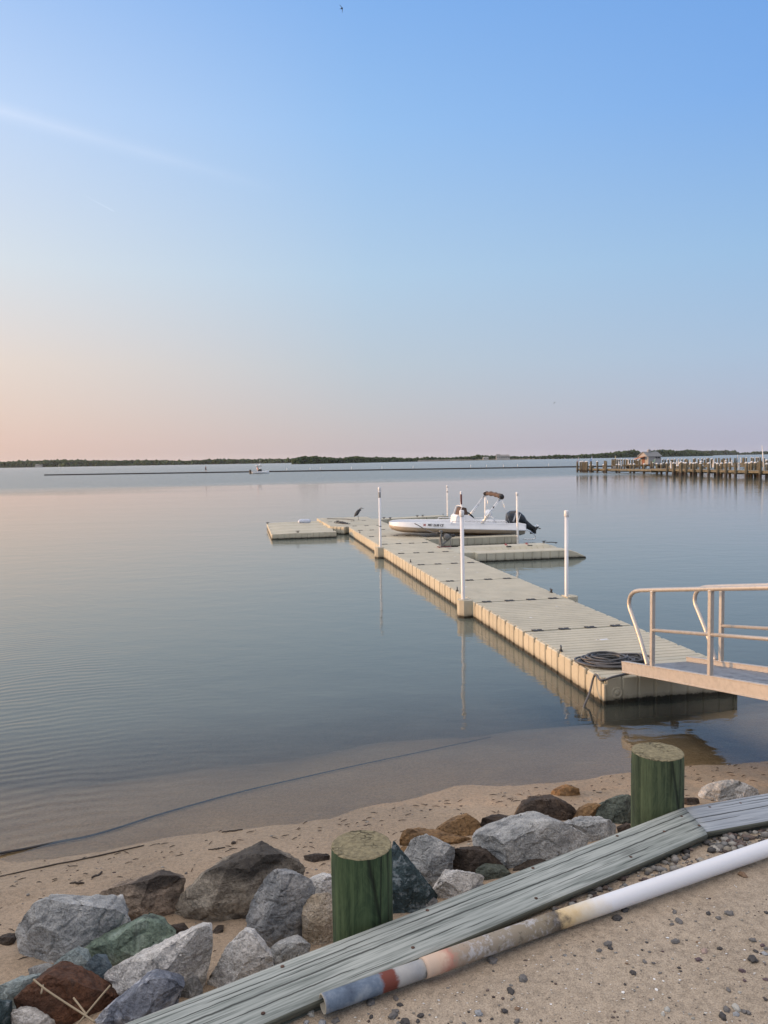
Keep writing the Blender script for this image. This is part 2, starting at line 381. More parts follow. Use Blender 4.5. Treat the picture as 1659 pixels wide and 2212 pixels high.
def water_mat():
    t = NT('water'); v = t.coord('World')
    sx = t.n('ShaderNodeSeparateXYZ'); t.l(v, sx.inputs[0]); y = sx.outputs['Y']; x = sx.outputs['X']
    def mr(val, a, b, c=0.0, d=1.0):
        q = t.n('ShaderNodeMapRange'); q.interpolation_type = 'SMOOTHSTEP'
        for i, k in enumerate((a, b, c, d)): q.inputs[i+1].default_value = k
        t.l(val, q.inputs[0]); return q.outputs[0]
    # wind lanes: glassy water near the dock, ruffled water farther out
    lane = t.noise(t.coord('World', (.006, .022, 1)), 1.0, 3)
    ruff = mr(t.math('ADD', t.math('MULTIPLY_ADD', lane, 90, -45), t.math('ADD', y, t.math('MULTIPLY', x, -.5))), 92, 132)
    n1 = t.noise(t.coord('World', (1, 1.5, 1), (0, 0, .25)), 1.25, 2, .45, .3)
    n2 = t.noise(t.coord('World', (1.0, 2.6, 1), (0, 0, -.18)), 4.2, 2, .5, .4)
    n3 = t.noise(t.coord('World', (.5, 1.0, 1), (0, 0, .1)), .22, 2)
    # rings of ripples running in from the lower left
    wv = t.n('ShaderNodeTexWave', wave_type='RINGS', rings_direction='SPHERICAL'); wv.inputs['Scale'].default_value = 1.9
    wv.inputs['Distortion'].default_value = 7.5; wv.inputs['Detail'].default_value = 2; wv.inputs['Detail Scale'].default_value = .55
    mp = t.n('ShaderNodeMapping'); mp.inputs['Location'].default_value = (1.5, -2.0, 0); t.l(v, mp.inputs[0]); t.l(mp.outputs[0], wv.inputs['Vector'])
    ringm = t.math('MULTIPLY', mr(t.math('MULTIPLY_ADD', y, .42, x), 3.0, -1.2), mr(y, 26, 9))
    ringm = t.math('MULTIPLY', ringm, t.ramp(t.noise(v, .35, 2), [(.38, .1), (.62, 1.0)]))
    h = t.math('ADD', t.math('MULTIPLY', n1, .0075), t.math('MULTIPLY', n2, .0026))
    h = t.math('ADD', h, t.math('MULTIPLY', n3, .02))
    h = t.math('ADD', h, t.math('MULTIPLY', t.math('MULTIPLY', wv.outputs['Fac'], ringm), .0027))
    far = t.math('MULTIPLY', t.noise(t.coord('World', (1, 1.6, 1)), 1.6, 3, .6), t.math('MULTIPLY_ADD', ruff, .13, 0))
    h = t.math('ADD', h, far)
    bp = t.n('ShaderNodeBump'); bp.inputs['Strength'].default_value = 1.0; bp.inputs['Distance'].default_value = 1.0; t.l(h, bp.inputs['Height'])
    fr = t.n('ShaderNodeFresnel', i_IOR=1.37); t.l(bp.outputs[0], fr.inputs['Normal'])
    gl = t.n('ShaderNodeBsdfGlossy'); gl.inputs['Color'].default_value = (1, 1, 1, 1); t.l(bp.outputs[0], gl.inputs['Normal'])
    t.l(t.math('MULTIPLY_ADD', ruff, .22, .012), gl.inputs['Roughness'])
    dep = t.attr('depth'); op = t.math('SUBTRACT', 1.0, t.math('EXPONENT', t.math('MULTIPLY', dep, -1.25)), clamp=True)
    tr = t.n('ShaderNodeBsdfTransparent'); tr.inputs['Color'].default_value = (.97, .97, .90, 1)
    df = t.n('ShaderNodeBsdfDiffuse'); df.inputs['Color'].default_value = (.130, .150, .128, 1)
    m1 = t.n('ShaderNodeMixShader'); t.l(op, m1.inputs[0]); t.l(tr.outputs[0], m1.inputs[1]); t.l(df.outputs[0], m1.inputs[2])
    m2 = t.n('ShaderNodeMixShader'); t.l(t.math('MULTIPLY', fr.outputs[0], t.math('MULTIPLY_ADD', ruff, -.34, 1.0)), m2.inputs[0]); t.l(m1.outputs[0], m2.inputs[1]); t.l(gl.outputs[0], m2.inputs[2])
    t.l(m2.outputs[0], t.out.inputs[0]); return t.m
sheet('water', AW, TW, lambda a, t: 0.0, water_mat(), True)
# the bank behind the bulkhead, with an unseen rise added leftward to shade it
def bank_xy(a, b):
    base = SEAM + (B1*a if a < 0 else B2*a); return base + V((.42, -.9075))*b
def bank_z(x, y, fine=True):
    z = 1.147
    k = min(1, max(0, (-x-6.5)/6)); z += 2.6*k*k*(3-2*k)
    if fine: z += -.030*max(0, noise.noise(V((x*3.4, y*3.8, 12)))-.25)+.012*noise.noise(V((x*1.5, y*1.5, 3)))+.007*noise.noise(V((x*6, y*6, 1)))+.003*noise.noise(V((x*17, y*17, 1)))
    return z
def make_bank():
    A = [-60, -40, -28, -20, -15, -11, -8, -6, -5] + frange(-4, 2.2, .04) + [2.2, 3, 4, 6, 9, 14, 25, 45]
    B = frange(.16, 2.6, .04) + [2.6, 3, 4, 5.5, 8, 12, 18, 30, 50]
    vs = []
    for b in B:
        for a in A:
            p = bank_xy(a, b); vs.append((p.x, p.y, bank_z(p.x, p.y, -4.2 < a < 2.4 and b < 2.8)))
    n = len(A); fs = [(j*n+i, j*n+i+1, (j+1)*n+i+1, (j+1)*n+i) for j in range(len(B)-1) for i in range(n-1)]
    me = bpy.data.meshes.new('sand_bank'); me.from_pydata(vs, [], fs); me.materials.append(M_BANK)
    me.polygons.foreach_set('use_smooth', [True]*len(fs))
    bm = bmesh.new(); bm.from_mesh(me); bmesh.ops.recalc_face_normals(bm, faces=bm.faces)
    if sum(f.normal.z for f in bm.faces) < 0: bmesh.ops.reverse_faces(bm, faces=bm.faces)
    bm.to_mesh(me); bm.free()
    o = bpy.data.objects.new('sand_bank', me); COL.objects.link(o); tag(o, kind='structure')
make_bank()
# ------------------------------------------------------------------ bulkhead, pilings, pipe
def wood_mat(name, hi, mid, lo, axis=0, crack=.5, sheen=.75):
    t = NT(name); st = [9, 9, 9]; st[axis] = .26
    v = t.coord('Object', tuple(st))
    g = t.noise(v, 3.6, 7, .68, .12); g2 = t.noise(t.coord('Object', tuple(x*(3.8 if i != axis else 5.0) for i, x in enumerate(st))), 3.0, 4, .6)
    c = t.ramp(t.math('ADD', t.math('MULTIPLY', g, .45), t.math('MULTIPLY', g2, .55)), [(.31, lo), (.42, mid), (.53, hi), (.72, tuple(min(1, x*1.18) for x in hi))])
    big = t.noise(t.coord('Object'), 2.4, 3)
    c = t.mix(t.ramp(big, [(.35, 0), (.7, .5)]), c, tuple(x*1.12 for x in mid))
    sx = t.n('ShaderNodeSeparateXYZ'); t.l(t.coord('Object'), sx.inputs[0])
    X, Y = sx.outputs['X'], sx.outputs['Y']; ckm = None
    for q, (y0, wd, amp, fr, lo_, sd) in enumerate(((-.030, .0030, .012, .9, .40, 1.3), (-.062, .0048, .022, .7, .36, 4.1), (-.088, .0026, .014, 1.3, .50, 7.7), (-.128, .0056, .030, .6, .30, 2.9), (-.150, .0022, .012, 1.6, .52, 9.2), (-.182, .0040, .020, .8, .44, 5.6), (-.214, .0028, .012, 1.1, .50, 3.4))):
        cb = t.n('ShaderNodeCombineXYZ'); t.l(X, cb.inputs[0]); cb.inputs[1].default_value = sd*3.7
        w1 = t.noise(cb.outputs[0], fr, 2); w2 = t.noise(cb.outputs[0], 14, 3); mk = t.noise(cb.outputs[0], 1.7+.3*q, 2)
        dd = t.math('ABSOLUTE', t.math('ADD', t.math('SUBTRACT', Y, y0), t.math('ADD', t.math('MULTIPLY_ADD', w1, amp*2, -amp), t.math('MULTIPLY_ADD', w2, .010, -.005))))
        hw = t.math('MULTIPLY', t.ramp(mk, [(lo_, .0), (lo_+.16, 1)]), wd)
        ln = t.math('SUBTRACT', 1.0, t.math('DIVIDE', dd, t.math('ADD', hw, .0004)), clamp=True); ln = t.math('MULTIPLY', t.math('POWER', ln, .5), t.ramp(mk, [(lo_, 0), (lo_+.05, 1)]))
        ckm = ln if ckm is None else t.math('MAXIMUM', ckm, ln)
    c = t.mix(t.math('MULTIPLY', ckm, .93), c, (.014, .016, .014))
    kn = t.ramp(t.vor(t.coord('Object', tuple(3.4 if i != axis else 1.5 for i in range(3))), 1.0), [(.0, 1), (.07, .8), (.12, 0)])
    c = t.mix(t.math('MULTIPLY', kn, .55), c, lo)
    h = t.math('SUBTRACT', t.math('ADD', t.math('MULTIPLY', g, .6), t.math('MULTIPLY', g2, .5)), t.math('MULTIPLY', ckm, 1.2))
    t.pbr(c, sheen, 0, t.bump(h, .35, .004), .25); return t.m
M_CAP = wood_mat('weathered_green_wood', (.345, .368, .343), (.165, .186, .170), (.026, .031, .027), 0, .9)
M_CAP2 = wood_mat('weathered_grey_wood', (.34, .37, .40), (.20, .225, .25), (.04, .045, .05), 0, .9)
M_WALER = wood_mat('dark_damp_and_shade_wood', (.115, .12, .095), (.065, .068, .054), (.02, .021, .018), 0, .4)
M_IRON = simple('rusty_iron', (.10, .055, .04), .8, .4, .4, 30)
def board(name, parent, far0, d, L, w, z0, z1, mat, mitre0=0.0, mitre1=0.0, seed=0, nails=()):
    """a plank in its own local frame (x along): returned with its rotation so that the grain runs along it"""
    perp = V((d.y, -d.x)); N = max(2, int(L/.05)); K = 14; mb = MB(); rings = []
    th = z1-z0
    for i in range(N+1):
        u = i/N; ring = []
        for k in range(K+1):
            q = k/K; x = u*L + (mitre0*(1-u)+mitre1*u)*q; yv = -q*w
            zz = th-.004*((2*q-1)**6)*2.2+.0014*noise.noise(V((x*1.1, q*5, seed)))+.0009*noise.noise(V((x*3, q*14, seed+4)))
            wob = .005*noise.noise(V((x*1.4, seed+2, 0)))*(1 if k == K else (.5 if k == 0 else 0))
            ring.append(V((x, yv+wob, zz)))
        e = ring[-1]; f = ring[0]
        ring += [V((e.x, e.y-.003, th*.55)), V((e.x, e.y+.002, .004)), V((e.x, e.y+.012, 0)), V((f.x, f.y-.01, 0)), V((f.x, f.y, .006)), V((f.x, f.y+.002, th*.6))]
        rings.append(ring)
    mb.loft(rings, True)
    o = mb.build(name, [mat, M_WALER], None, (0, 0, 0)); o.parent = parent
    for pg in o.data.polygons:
        if pg.normal.y < -.6: pg.material_index = 1     # edge toward the sand: its shade painted in with dark damp wood
    root = parent.matrix_basis
    R = Matrix(((d.x, -d.y, 0, far0[0]), (d.y, d.x, 0, far0[1]), (0, 0, 1, z0), (0, 0, 0, 1)))
    o.matrix_basis = root.inverted() @ R
    for (x, q) in nails:
        nb = MB(); nb.lathe((x, -q*w, th-.001), [(.0075, 0), (.0075, .0015), (.004, .003)], 8); no = nb.build('nail', M_IRON); no.parent = o
    return o
bk = thing('timber_bulkhead', 'low timber bulkhead of weathered green-grey boards edging the sand', 'bulkhead', (SEAM.x, SEAM.y, 1.05))
mit = -.11
F0 = SEAM-B1*9.0
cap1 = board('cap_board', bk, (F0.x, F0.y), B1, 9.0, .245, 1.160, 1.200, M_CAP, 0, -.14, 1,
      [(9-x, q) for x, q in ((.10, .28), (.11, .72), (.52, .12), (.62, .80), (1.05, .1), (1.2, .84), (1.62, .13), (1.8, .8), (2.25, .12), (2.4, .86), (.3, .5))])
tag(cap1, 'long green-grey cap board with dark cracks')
C2 = SEAM+B2*.004
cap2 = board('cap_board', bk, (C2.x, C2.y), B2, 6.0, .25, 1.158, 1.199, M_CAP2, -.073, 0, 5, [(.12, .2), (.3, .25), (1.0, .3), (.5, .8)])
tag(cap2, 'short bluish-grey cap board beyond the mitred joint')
P1 = V((B1.y, -B1.x)); P2 = V((B2.y, -B2.x))
w0 = F0+P1*.03; board('waler', bk, (w0.x, w0.y), B1, 8.97, .200, 1.02, 1.157, M_WALER, 0, -.12, 9)
w0 = SEAM+P2*.03+B2*.01; board('waler', bk, (w0.x, w0.y), B2, 6, .205, 1.02, 1.156, M_WALER, -.06, 0, 12)
for (o0, d, L) in ((F0, B1, 9.0), (SEAM, B2, 6.0)):
    mb = MB(); pp = V((d.y, -d.x)); R = Matrix(((d.x, -d.y, 0), (d.y, d.x, 0), (0, 0, 1)))
    for i in range(int(L/.2)):
        c = o0+d*(i*.2+.1)+pp*.055; mb.cbox((c.x, c.y, .58), (.196, .045, 1.13), .004, R)
    mb.build('sheeting', M_WALER, bk)
def pile_mat(name, a, b, c, top=False):
    t = NT(name); v = t.coord('Object', (16, 16, .9)); g = t.noise(v, 1.9, 7, .72, .25)
    col = t.ramp(g, [(.28, c), (.45, b), (.60, a), (.78, tuple(x*1.35 for x in a))])
    sw = t.noise(t.coord('Object', (3, 3, 1.6)), 2.6, 3, .55, 1.6)
    col = t.mix(t.ramp(sw, [(.47, 0), (.52, .22), (.57, 0)]), col, tuple(x*1.25 for x in a))
    ck = t.ramp(t.vor(t.coord('Object', (9, 9, .5)), 1.7, 'DISTANCE_TO_EDGE'), [(0, 1), (.02, .7), (.05, 0)])
    ck = t.math('MULTIPLY', ck, t.ramp(t.noise(v, .5, 2), [(.5, 0), (.6, 1)]))
    col = t.mix(t.math('MULTIPLY', ck, .9), col, (.01, .014, .008))
    t.pbr(col, .72, 0, t.bump(t.math('SUBTRACT', g, ck), .7, .006), .3); return t.m
M_PILE = pile_mat('green_treated_pile', (.080, .118, .054), (.036, .062, .029), (.008, .015, .009))
M_PILE2 = pile_mat('olive_treated_pile', (.094, .118, .058), (.048, .066, .034), (.012, .018, .011))
def endgrain(name, a, b):
    t = NT(name); v = t.coord('Object')
    g = t.noise(v, 42, 5, .7, .6); ck = t.ramp(t.vor(t.coord('Object', (1, 1.6, 1)), 26, 'DISTANCE_TO_EDGE'), [(0, 1), (.05, .4), (.10, 0)])
    ck = t.math('MULTIPLY', ck, t.ramp(t.noise(v, 9, 3), [(.48, 0), (.6, 1)]))
    c = t.mix(t.math('MULTIPLY', ck, .8), t.ramp(g, [(.3, b), (.55, a), (.75, tuple(x*1.3 for x in a))]), tuple(x*.3 for x in b))
    t.pbr(c, .9, 0, t.bump(t.math('SUBTRACT', g, ck), .9, .008), .2); return t.m
M_END = endgrain('pile_end_grain', (.235, .205, .125), (.115, .10, .065))
def piling(cx, cy, r, ztop, mat, label, seed):
    o = thing('piling', label, 'piling', (cx, cy, .4), 0, 'round pilings against the bulkhead')
    seg = 72; mb = MB(); rings = []
    N = 26
    for i in range(N+1):
        z = -.35+(ztop+.35-.4+.4)*i/N-0.0
        ring = []
        for k in range(seg):
            a = 2*math.pi*k/seg; rr = r*(1+.012*noise.noise(V((math.cos(a)*1.5, math.sin(a)*1.5, z*.8+seed)))+.009*noise.noise(V((math.cos(a)*9, math.sin(a)*9, z*1.0+seed)))-.010*max(0, noise.noise(V((math.cos(a)*16, math.sin(a)*16, seed))))-(.05*max(0, min(1, .5+1.6*noise.noise(V((k*2.3, z*1.3, seed)))+.5*(z > ztop-.16))) if (k*7+int(seed)*3) % 13 == 0 else 0))
            if i == N: rr *= .975+.012*noise.noise(V((math.cos(a)*5, math.sin(a)*5, seed+8)))
            ring.append(V((cx+rr*math.cos(a), cy+rr*math.sin(a), z if i < N else ztop-.006)))
        rings.append(ring)
    mb.loft(rings, True, caps=False); mb.build('shaft', mat, o)
    mt = MB(); rings = []
    for q in [1.0, .975, .94, .85, .7, .55, .4, .25, .12, .01]:
        ring = []
        for k in range(seg):
            a = 2*math.pi*k/seg; x, y = math.cos(a)*q, math.sin(a)*q
            rr = r*(.987+.012*noise.noise(V((math.cos(a)*1.5, math.sin(a)*1.5, ztop*.8+seed)))+.008*noise.noise(V((math.cos(a)*9, math.sin(a)*9, ztop+seed))))
            ring.append(V((cx+rr*x, cy+rr*y, ztop-.007+(0 if q == 1 else .004+.004*(1-q))+.0035*noise.noise(V((x*8, y*8, seed))))))
        rings.append(ring)
    mt.loft(rings, True, caps=False); mt.build('end_grain', M_END, o)
    return o
piling(-.115, 3.03, .1235, atd(778, 1822, 3.03).z, M_PILE, 'deep green round piling behind the board, the nearer and thicker-looking one', 1.0)
_b = None
for _i in range(200):
    _c = SEAM-P1*.139+B1*(.2-.003*_i); _d = abs(atd(1420, 1700, _c.y).x-_c.x)
    if _b is None or _d < _b[0]: _b = (_d, _c)
piling(_b[1].x, _b[1].y, .1325, atd(1420, 1621, _b[1].y).z, M_PILE2, 'olive green round piling standing at the mitred board joint', 6.0)
# the pipe lying on the sand
def pipe_mat(name, kind):
    t = NT(name); a = t.attr('along'); v = t.coord('Object')
    n1 = t.noise(v, 14, 5, .65); n2 = t.noise(v, 45, 4, .6)
    if kind == 'white':
        aw = t.math('ADD', a, t.math('MULTIPLY_ADD', n1, .22, -.11))
        c = t.ramp(aw, [(0.0, (.52, .40, .31)), (.05, (.54, .40, .30)), (.10, (.42, .20, .15)), (.135, (.30, .24, .18)), (.3, (.25, .215, .165)), (.52, (.22, .185, .13)), (.60, (.07, .055, .04)), (.645, (.58, .44, .24)), (.74, (.64, .58, .47)), (.86, (.68, .69, .71)), (1.0, (.68, .69, .71))])
        # stops were written for the first metre of pipe
        fl = t.ramp(t.math('MULTIPLY_ADD', n1, .5, t.math('MULTIPLY', t.noise(t.coord('Object'), 60, 5, .7), .5)), [(.50, 0), (.60, 1)])
        msk = t.math('MULTIPLY', fl, t.ramp(a, [(.12, 0), (.18, 1), (.54, 1), (.60, 0)]))
        c = t.mix(t.math('MULTIPLY', msk, .55), c, (.50, .52, .56))
        dk = t.ramp(n2, [(.60, 0), (.68, .5)]); c = t.mix(t.math('MULTIPLY', dk, t.ramp(a, [(.10, 0), (.14, 1), (.60, 1), (.66, .05)])), c, (.07, .055, .04))
        rough = t.ramp(a, [(.55, .85), (.68, .35)])
    else:
        base = t.ramp(n1, [(.3, (.055, .078, .115)), (.5, (.115, .155, .21)), (.68, (.22, .26, .30))])
        wh = t.ramp(t.math('ADD', a, t.math('MULTIPLY_ADD', n2, .05, -.025)), [(.0, .35), (.012, .0), (.20, 0), (.29, .75), (.36, .5), (.42, 1)])
        c = t.mix(wh, base, (.42, .40, .36))
        ru = t.ramp(t.math('ADD', a, t.math('MULTIPLY_ADD', n1, .07, -.035)), [(.208, 0), (.218, 1), (.268, 1), (.278, 0)])
        c = t.mix(ru, c, (.14, .035, .022))
        bl = t.ramp(t.math('ADD', a, t.math('MULTIPLY_ADD', n1, .10, -.05)), [(.36, 0), (.372, 1), (.405, 1), (.415, 0)])
        c = t.mix(t.math('MULTIPLY', bl, t.ramp(t.noise(v, 9, 2), [(.45, 0), (.52, 1)])), c, (.03, .03, .028)); rough = .75
    t.pbr(c, rough, 0, t.bump(n2, .25, .002), .45); return t.m
zp = 1.152+.037
pp = [unp(x, y, zp+.002) for x, y in ((697, 2169), (812, 2128), (923, 2089))]
pw = [unp(x, y, zp+.004) for x, y in ((914, 2092), (1060, 2039), (1214, 1985), (1360, 1935), (1502, 1886), (1659, 1832))]
pe = pw[-1]+(pw[-1]-pw[-3])*1.6; pw = pw+[pe]
def smoothline(pts, n=8):
    pts = [V(p) for p in pts]
    out = []
    for i in range(len(pts)-1):
        p0 = pts[max(i-1, 0)]; p1 = pts[i]; p2 = pts[i+1]; p3 = pts[min(i+2, len(pts)-1)]
        for k in range(n):
            t = k/n; out.append(.5*((2*p1)+(p2-p0)*t+(2*p0-5*p1+4*p2-p3)*t*t+(3*p1-p0-3*p2+p3)*t**3))
    out.append(pts[-1]); return out
M_BORE = simple('pipe_bore', (.10, .085, .06), .95)
pt = thing('pipe', 'long white plastic pipe lying on the sand, stained brown and rusty at one end', 'pipe', (pp[0].x, pp[0].y, 1.15))
mb = MB(); mb.tube(smoothline(pw, 10), .0350, 28)
so_ = mb.build('pipe_length', pipe_mat('white_pipe', 'white'), pt)
d0 = (pp[1]-pp[0]).normalized(); mb = MB(); mb.tube(smoothline(pp, 14), .0315, 28, cap=False)
mb.build('pipe_end', pipe_mat('blue_stained_pipe', 'blue'), pt); tag(bpy.data.objects['pipe_end'], 'blue-grey pipe end with a band of rust and a black burn')
mb = MB(); R = d0.to_track_quat('Z', 'Y').to_matrix()
mb.lathe(pp[0], [(.0315, 0), (.0320, .0), (.0285, -.001), (.0275, .0), (.0270, .12)], 28, d0, True, False); mb.build('pipe_mouth', simple('worn_pipe_rim', (.36, .33, .26), .85), pt)
mb = MB(); mb.lathe(pp[0]+d0*.10, [(.0272, 0), (.0272, .005)], 24, d0); mb.build('bore', M_BORE, pt)
# ------------------------------------------------------------------ rocks
def rock_mat(name, cols, scale=9, spot=None, spotc=None, top=None, bump=.9):
    t = NT(name); v = t.coord('Object')
    n = t.noise(v, scale, 8, .68); n2 = t.noise(v, scale*.28, 3, .5, .4); sp = t.noise(v, scale*9, 3, .7)
    k = t.math('ADD', t.math('MULTIPLY', n, .55), t.math('MULTIPLY', n2, .45))
    c = t.ramp(k, [(.34, cols[0]), (.48, cols[1]), (.62, cols[2])])
    c = t.mix(1.0, c, t.ramp(sp, [(.32, .62), (.5, 1.0), (.70, 1.28)]), 'MULTIPLY')
    if spot:
        s = t.ramp(t.noise(v, spot, 5, .6, .3), [(.53, 0), (.61, 1)]); c = t.mix(t.math("MULTIPLY", s, .85), c, spotc)
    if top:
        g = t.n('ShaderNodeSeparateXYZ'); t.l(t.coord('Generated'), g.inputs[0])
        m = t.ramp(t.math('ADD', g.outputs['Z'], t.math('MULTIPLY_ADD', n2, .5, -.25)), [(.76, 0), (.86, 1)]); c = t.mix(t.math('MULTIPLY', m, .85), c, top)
    ml = t.noise(v, scale*2.6, 4, .6, .2); sh = t.noise(t.coord('Object', (1, 1, 2.2), (.4, .3, 0)), scale*.9, 4, .55, 1.0)
    h = t.math('ADD', t.math('MULTIPLY', n, .8), t.math('ADD', t.math('MULTIPLY', ml, .5), t.math('ADD', t.math('MULTIPLY', sp, .2), t.math('MULTIPLY', sh, .6))))
    t.pbr(c, .82, 0, t.bump(h, bump, .06), .3); return t.m
RM = {
 'granite': rock_mat('grey_granite', ((.13, .14, .145), (.33, .34, .335), (.54, .54, .52)), 10),
 'pale': rock_mat('pale_granite', ((.27, .265, .25), (.54, .53, .505), (.74, .72, .68)), 10),
 'dkgran': rock_mat('dark_granite', ((.09, .10, .11), (.22, .23, .235), (.44, .43, .41)), 8),
 'tan': rock_mat('tan_stone', ((.26, .21, .15), (.42, .35, .26), (.56, .50, .42)), 11),
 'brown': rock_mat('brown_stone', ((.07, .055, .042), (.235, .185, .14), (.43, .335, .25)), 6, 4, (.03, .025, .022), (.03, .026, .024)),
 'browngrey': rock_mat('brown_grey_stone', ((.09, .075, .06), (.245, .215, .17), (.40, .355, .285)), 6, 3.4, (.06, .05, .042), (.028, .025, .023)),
 'dark': rock_mat('dark_brown_stone', ((.026, .021, .018), (.062, .046, .035), (.12, .085, .06)), 7, 2.6, (.25, .145, .06)),
 'darkplain': rock_mat('dark_plain_stone', ((.022, .018, .016), (.05, .038, .03), (.09, .068, .05)), 7),
 'ochre': rock_mat('ochre_stone', ((.06, .04, .026), (.20, .12, .055), (.33, .20, .09)), 5, 3.0, (.035, .027, .022)),
 'green': rock_mat('green_stone', ((.05, .07, .055), (.15, .20, .155), (.34, .40, .345)), 6, 5, (.04, .05, .045)),
 'teal': rock_mat('teal_dark_stone', ((.016, .028, .032), (.036, .060, .068), (.075, .11, .12)), 8, 16, (.20, .24, .26)),
 'blue': rock_mat('blue_dark_stone', ((.026, .042, .055), (.08, .11, .13), (.17, .20, .21)), 7),
 'mottle': rock_mat('blue_white_stone', ((.07, .085, .115), (.16, .18, .22), (.28, .30, .34)), 7, 6, (.46, .48, .52)),
 'ltteal': rock_mat('pale_teal_stone', ((.13, .165, .165), (.24, .285, .28), (.36, .41, .40)), 9),
 'rust': rock_mat('rust_stone', ((.03, .018, .013), (.095, .044, .025), (.165, .078, .042)), 7, 3.2, (.035, .03, .028)),
 'olive': rock_mat('olive_dark_stone', ((.03, .036, .03), (.085, .10, .082), (.18, .20, .165)), 6, 4.5, (.03, .032, .03)),
}
def ground_hit(px, py):
    d = ray(px, py); t = 1.0
    for _ in range(4000):
        p = CAM+d*t
        if p.z <= beach_at(p.x, p.y): return p
        t += .008
    return p
def rock(c, outline, gp, mat, label, ridge=(), th=.75, lift=0.0, name='rock', seed=0, dy=0.0):
    """outline in enlarged-crop pixels (c = 1 or 2), set at the rock's own distance; gp = where it meets the ground"""
    cv = (lambda x, y: (.5*x, 1645.8+.5*y)) if c == 1 else (lambda x, y: (829.5+.5*x, 1645.8+.5*y))
    g = ground_hit(*cv(*gp)); 
    xs = [cv(*q)[0] for q in outline]; W_ = (max(xs)-min(xs))/FPX*g.y; T = max(.12, W_*th)
    Y0 = g.y+T*.32+dy
    pts = [atd(*cv(*q), Y0) for q in outline]; cen = sum(pts, V())/len(pts); pts = [cen+(p-cen)*1.10 for p in pts]
    allp = list(pts); r = random.Random(seed*31+len(outline))
    for p in pts:      # back of the stone
        q = cen+(p-cen)*r.uniform(.62, .85); q.y += T*r.uniform(.38, .6); q.z -= .05*T; allp.append(q)
    if ridge:
        for (x, y, f) in ridge: allp.append(atd(*cv(x, y), Y0-T*f))
    else:
        for k in range(3):
            i = r.randrange(len(pts)); q = cen+(pts[i]-cen)*r.uniform(.25, .6); q.y -= T*r.uniform(.2, .36); allp.append(q)
    lowz = min(p.z for p in pts)
    for k in range(4):     # sits well down in the sand
        a = k*1.57+.6; allp.append(V((cen.x+W_*.3*math.cos(a), cen.y+T*.1+T*.3*math.sin(a), min(lowz, g.z)-.06)))
    bm = bmesh.new(); bv = [bm.verts.new(p) for p in allp]
    res = bmesh.ops.convex_hull(bm, input=bv)
    bmesh.ops.delete(bm, geom=[v for v in bm.verts if not v.link_faces], context='VERTS')
    for k in range(6):
        az = r.uniform(-2.35, -.8); el = r.uniform(-.1, .75); nn = V((math.cos(az)*math.cos(el), math.sin(az)*math.cos(el), math.sin(el)))
        sup = max(v.co.dot(nn) for v in bm.verts); mid = cen.dot(nn); off = mid+(sup-mid)*r.uniform(.62, .86)
        bmesh.ops.bisect_plane(bm, geom=bm.verts[:]+bm.edges[:]+bm.faces[:], dist=1e-4, plane_co=nn*off, plane_no=nn, clear_outer=True)
        pts3 = [v.co.copy() for v in bm.verts]; bm.clear()
        for p in pts3: bm.verts.new(p)
        bmesh.ops.convex_hull(bm, input=bm.verts[:])
        bmesh.ops.delete(bm, geom=[v for v in bm.verts if not v.link_faces], context='VERTS')
    lim = max(.013, W_*.034)
    for _ in range(7):
        bmesh.ops.triangulate(bm, faces=bm.faces)
        es = [e for e in bm.edges if e.calc_length() > lim]
        if not es: break
        bmesh.ops.subdivide_edges(bm, edges=es, cuts=1)
    bmesh.ops.triangulate(bm, faces=bm.faces)
    for _ in range(1): bmesh.ops.smooth_vert(bm, verts=bm.verts, factor=.08, use_axis_x=True, use_axis_y=True, use_axis_z=True)
    bm.normal_update(); sv = V((seed*3.1, seed*1.3, -seed*2.2)); ref = min(W_, .55)
    for v in bm.verts:
        p = v.co/ref
        k = .012*noise.noise(p*2.2+sv)+.011*noise.noise(p*6+sv)+.011*noise.noise(p*14+sv)+.007*noise.noise(p*30+sv)
        q5 = abs(noise.noise(p*3.1+sv*2)); k -= .022*max(0, .10-q5)/.10
        v.co += v.normal*(k*ref)
    me = bpy.data.meshes.new(name); bm.to_mesh(me); bm.free()
    o_ = V((cen.x, cen.y, g.z)); me.transform(Matrix.Translation(-o_)); me.materials.append(RM[mat])
    me.polygons.foreach_set('use_smooth', [True]*len(me.polygons))
    try: me.set_sharp_from_angle(angle=math.radians(32))
    except Exception: pass
    o = bpy.data.objects.new(name, me); COL.objects.link(o); o.location = o_
    return tag(o, label, 'rock', 'riprap rocks along the bulkhead')
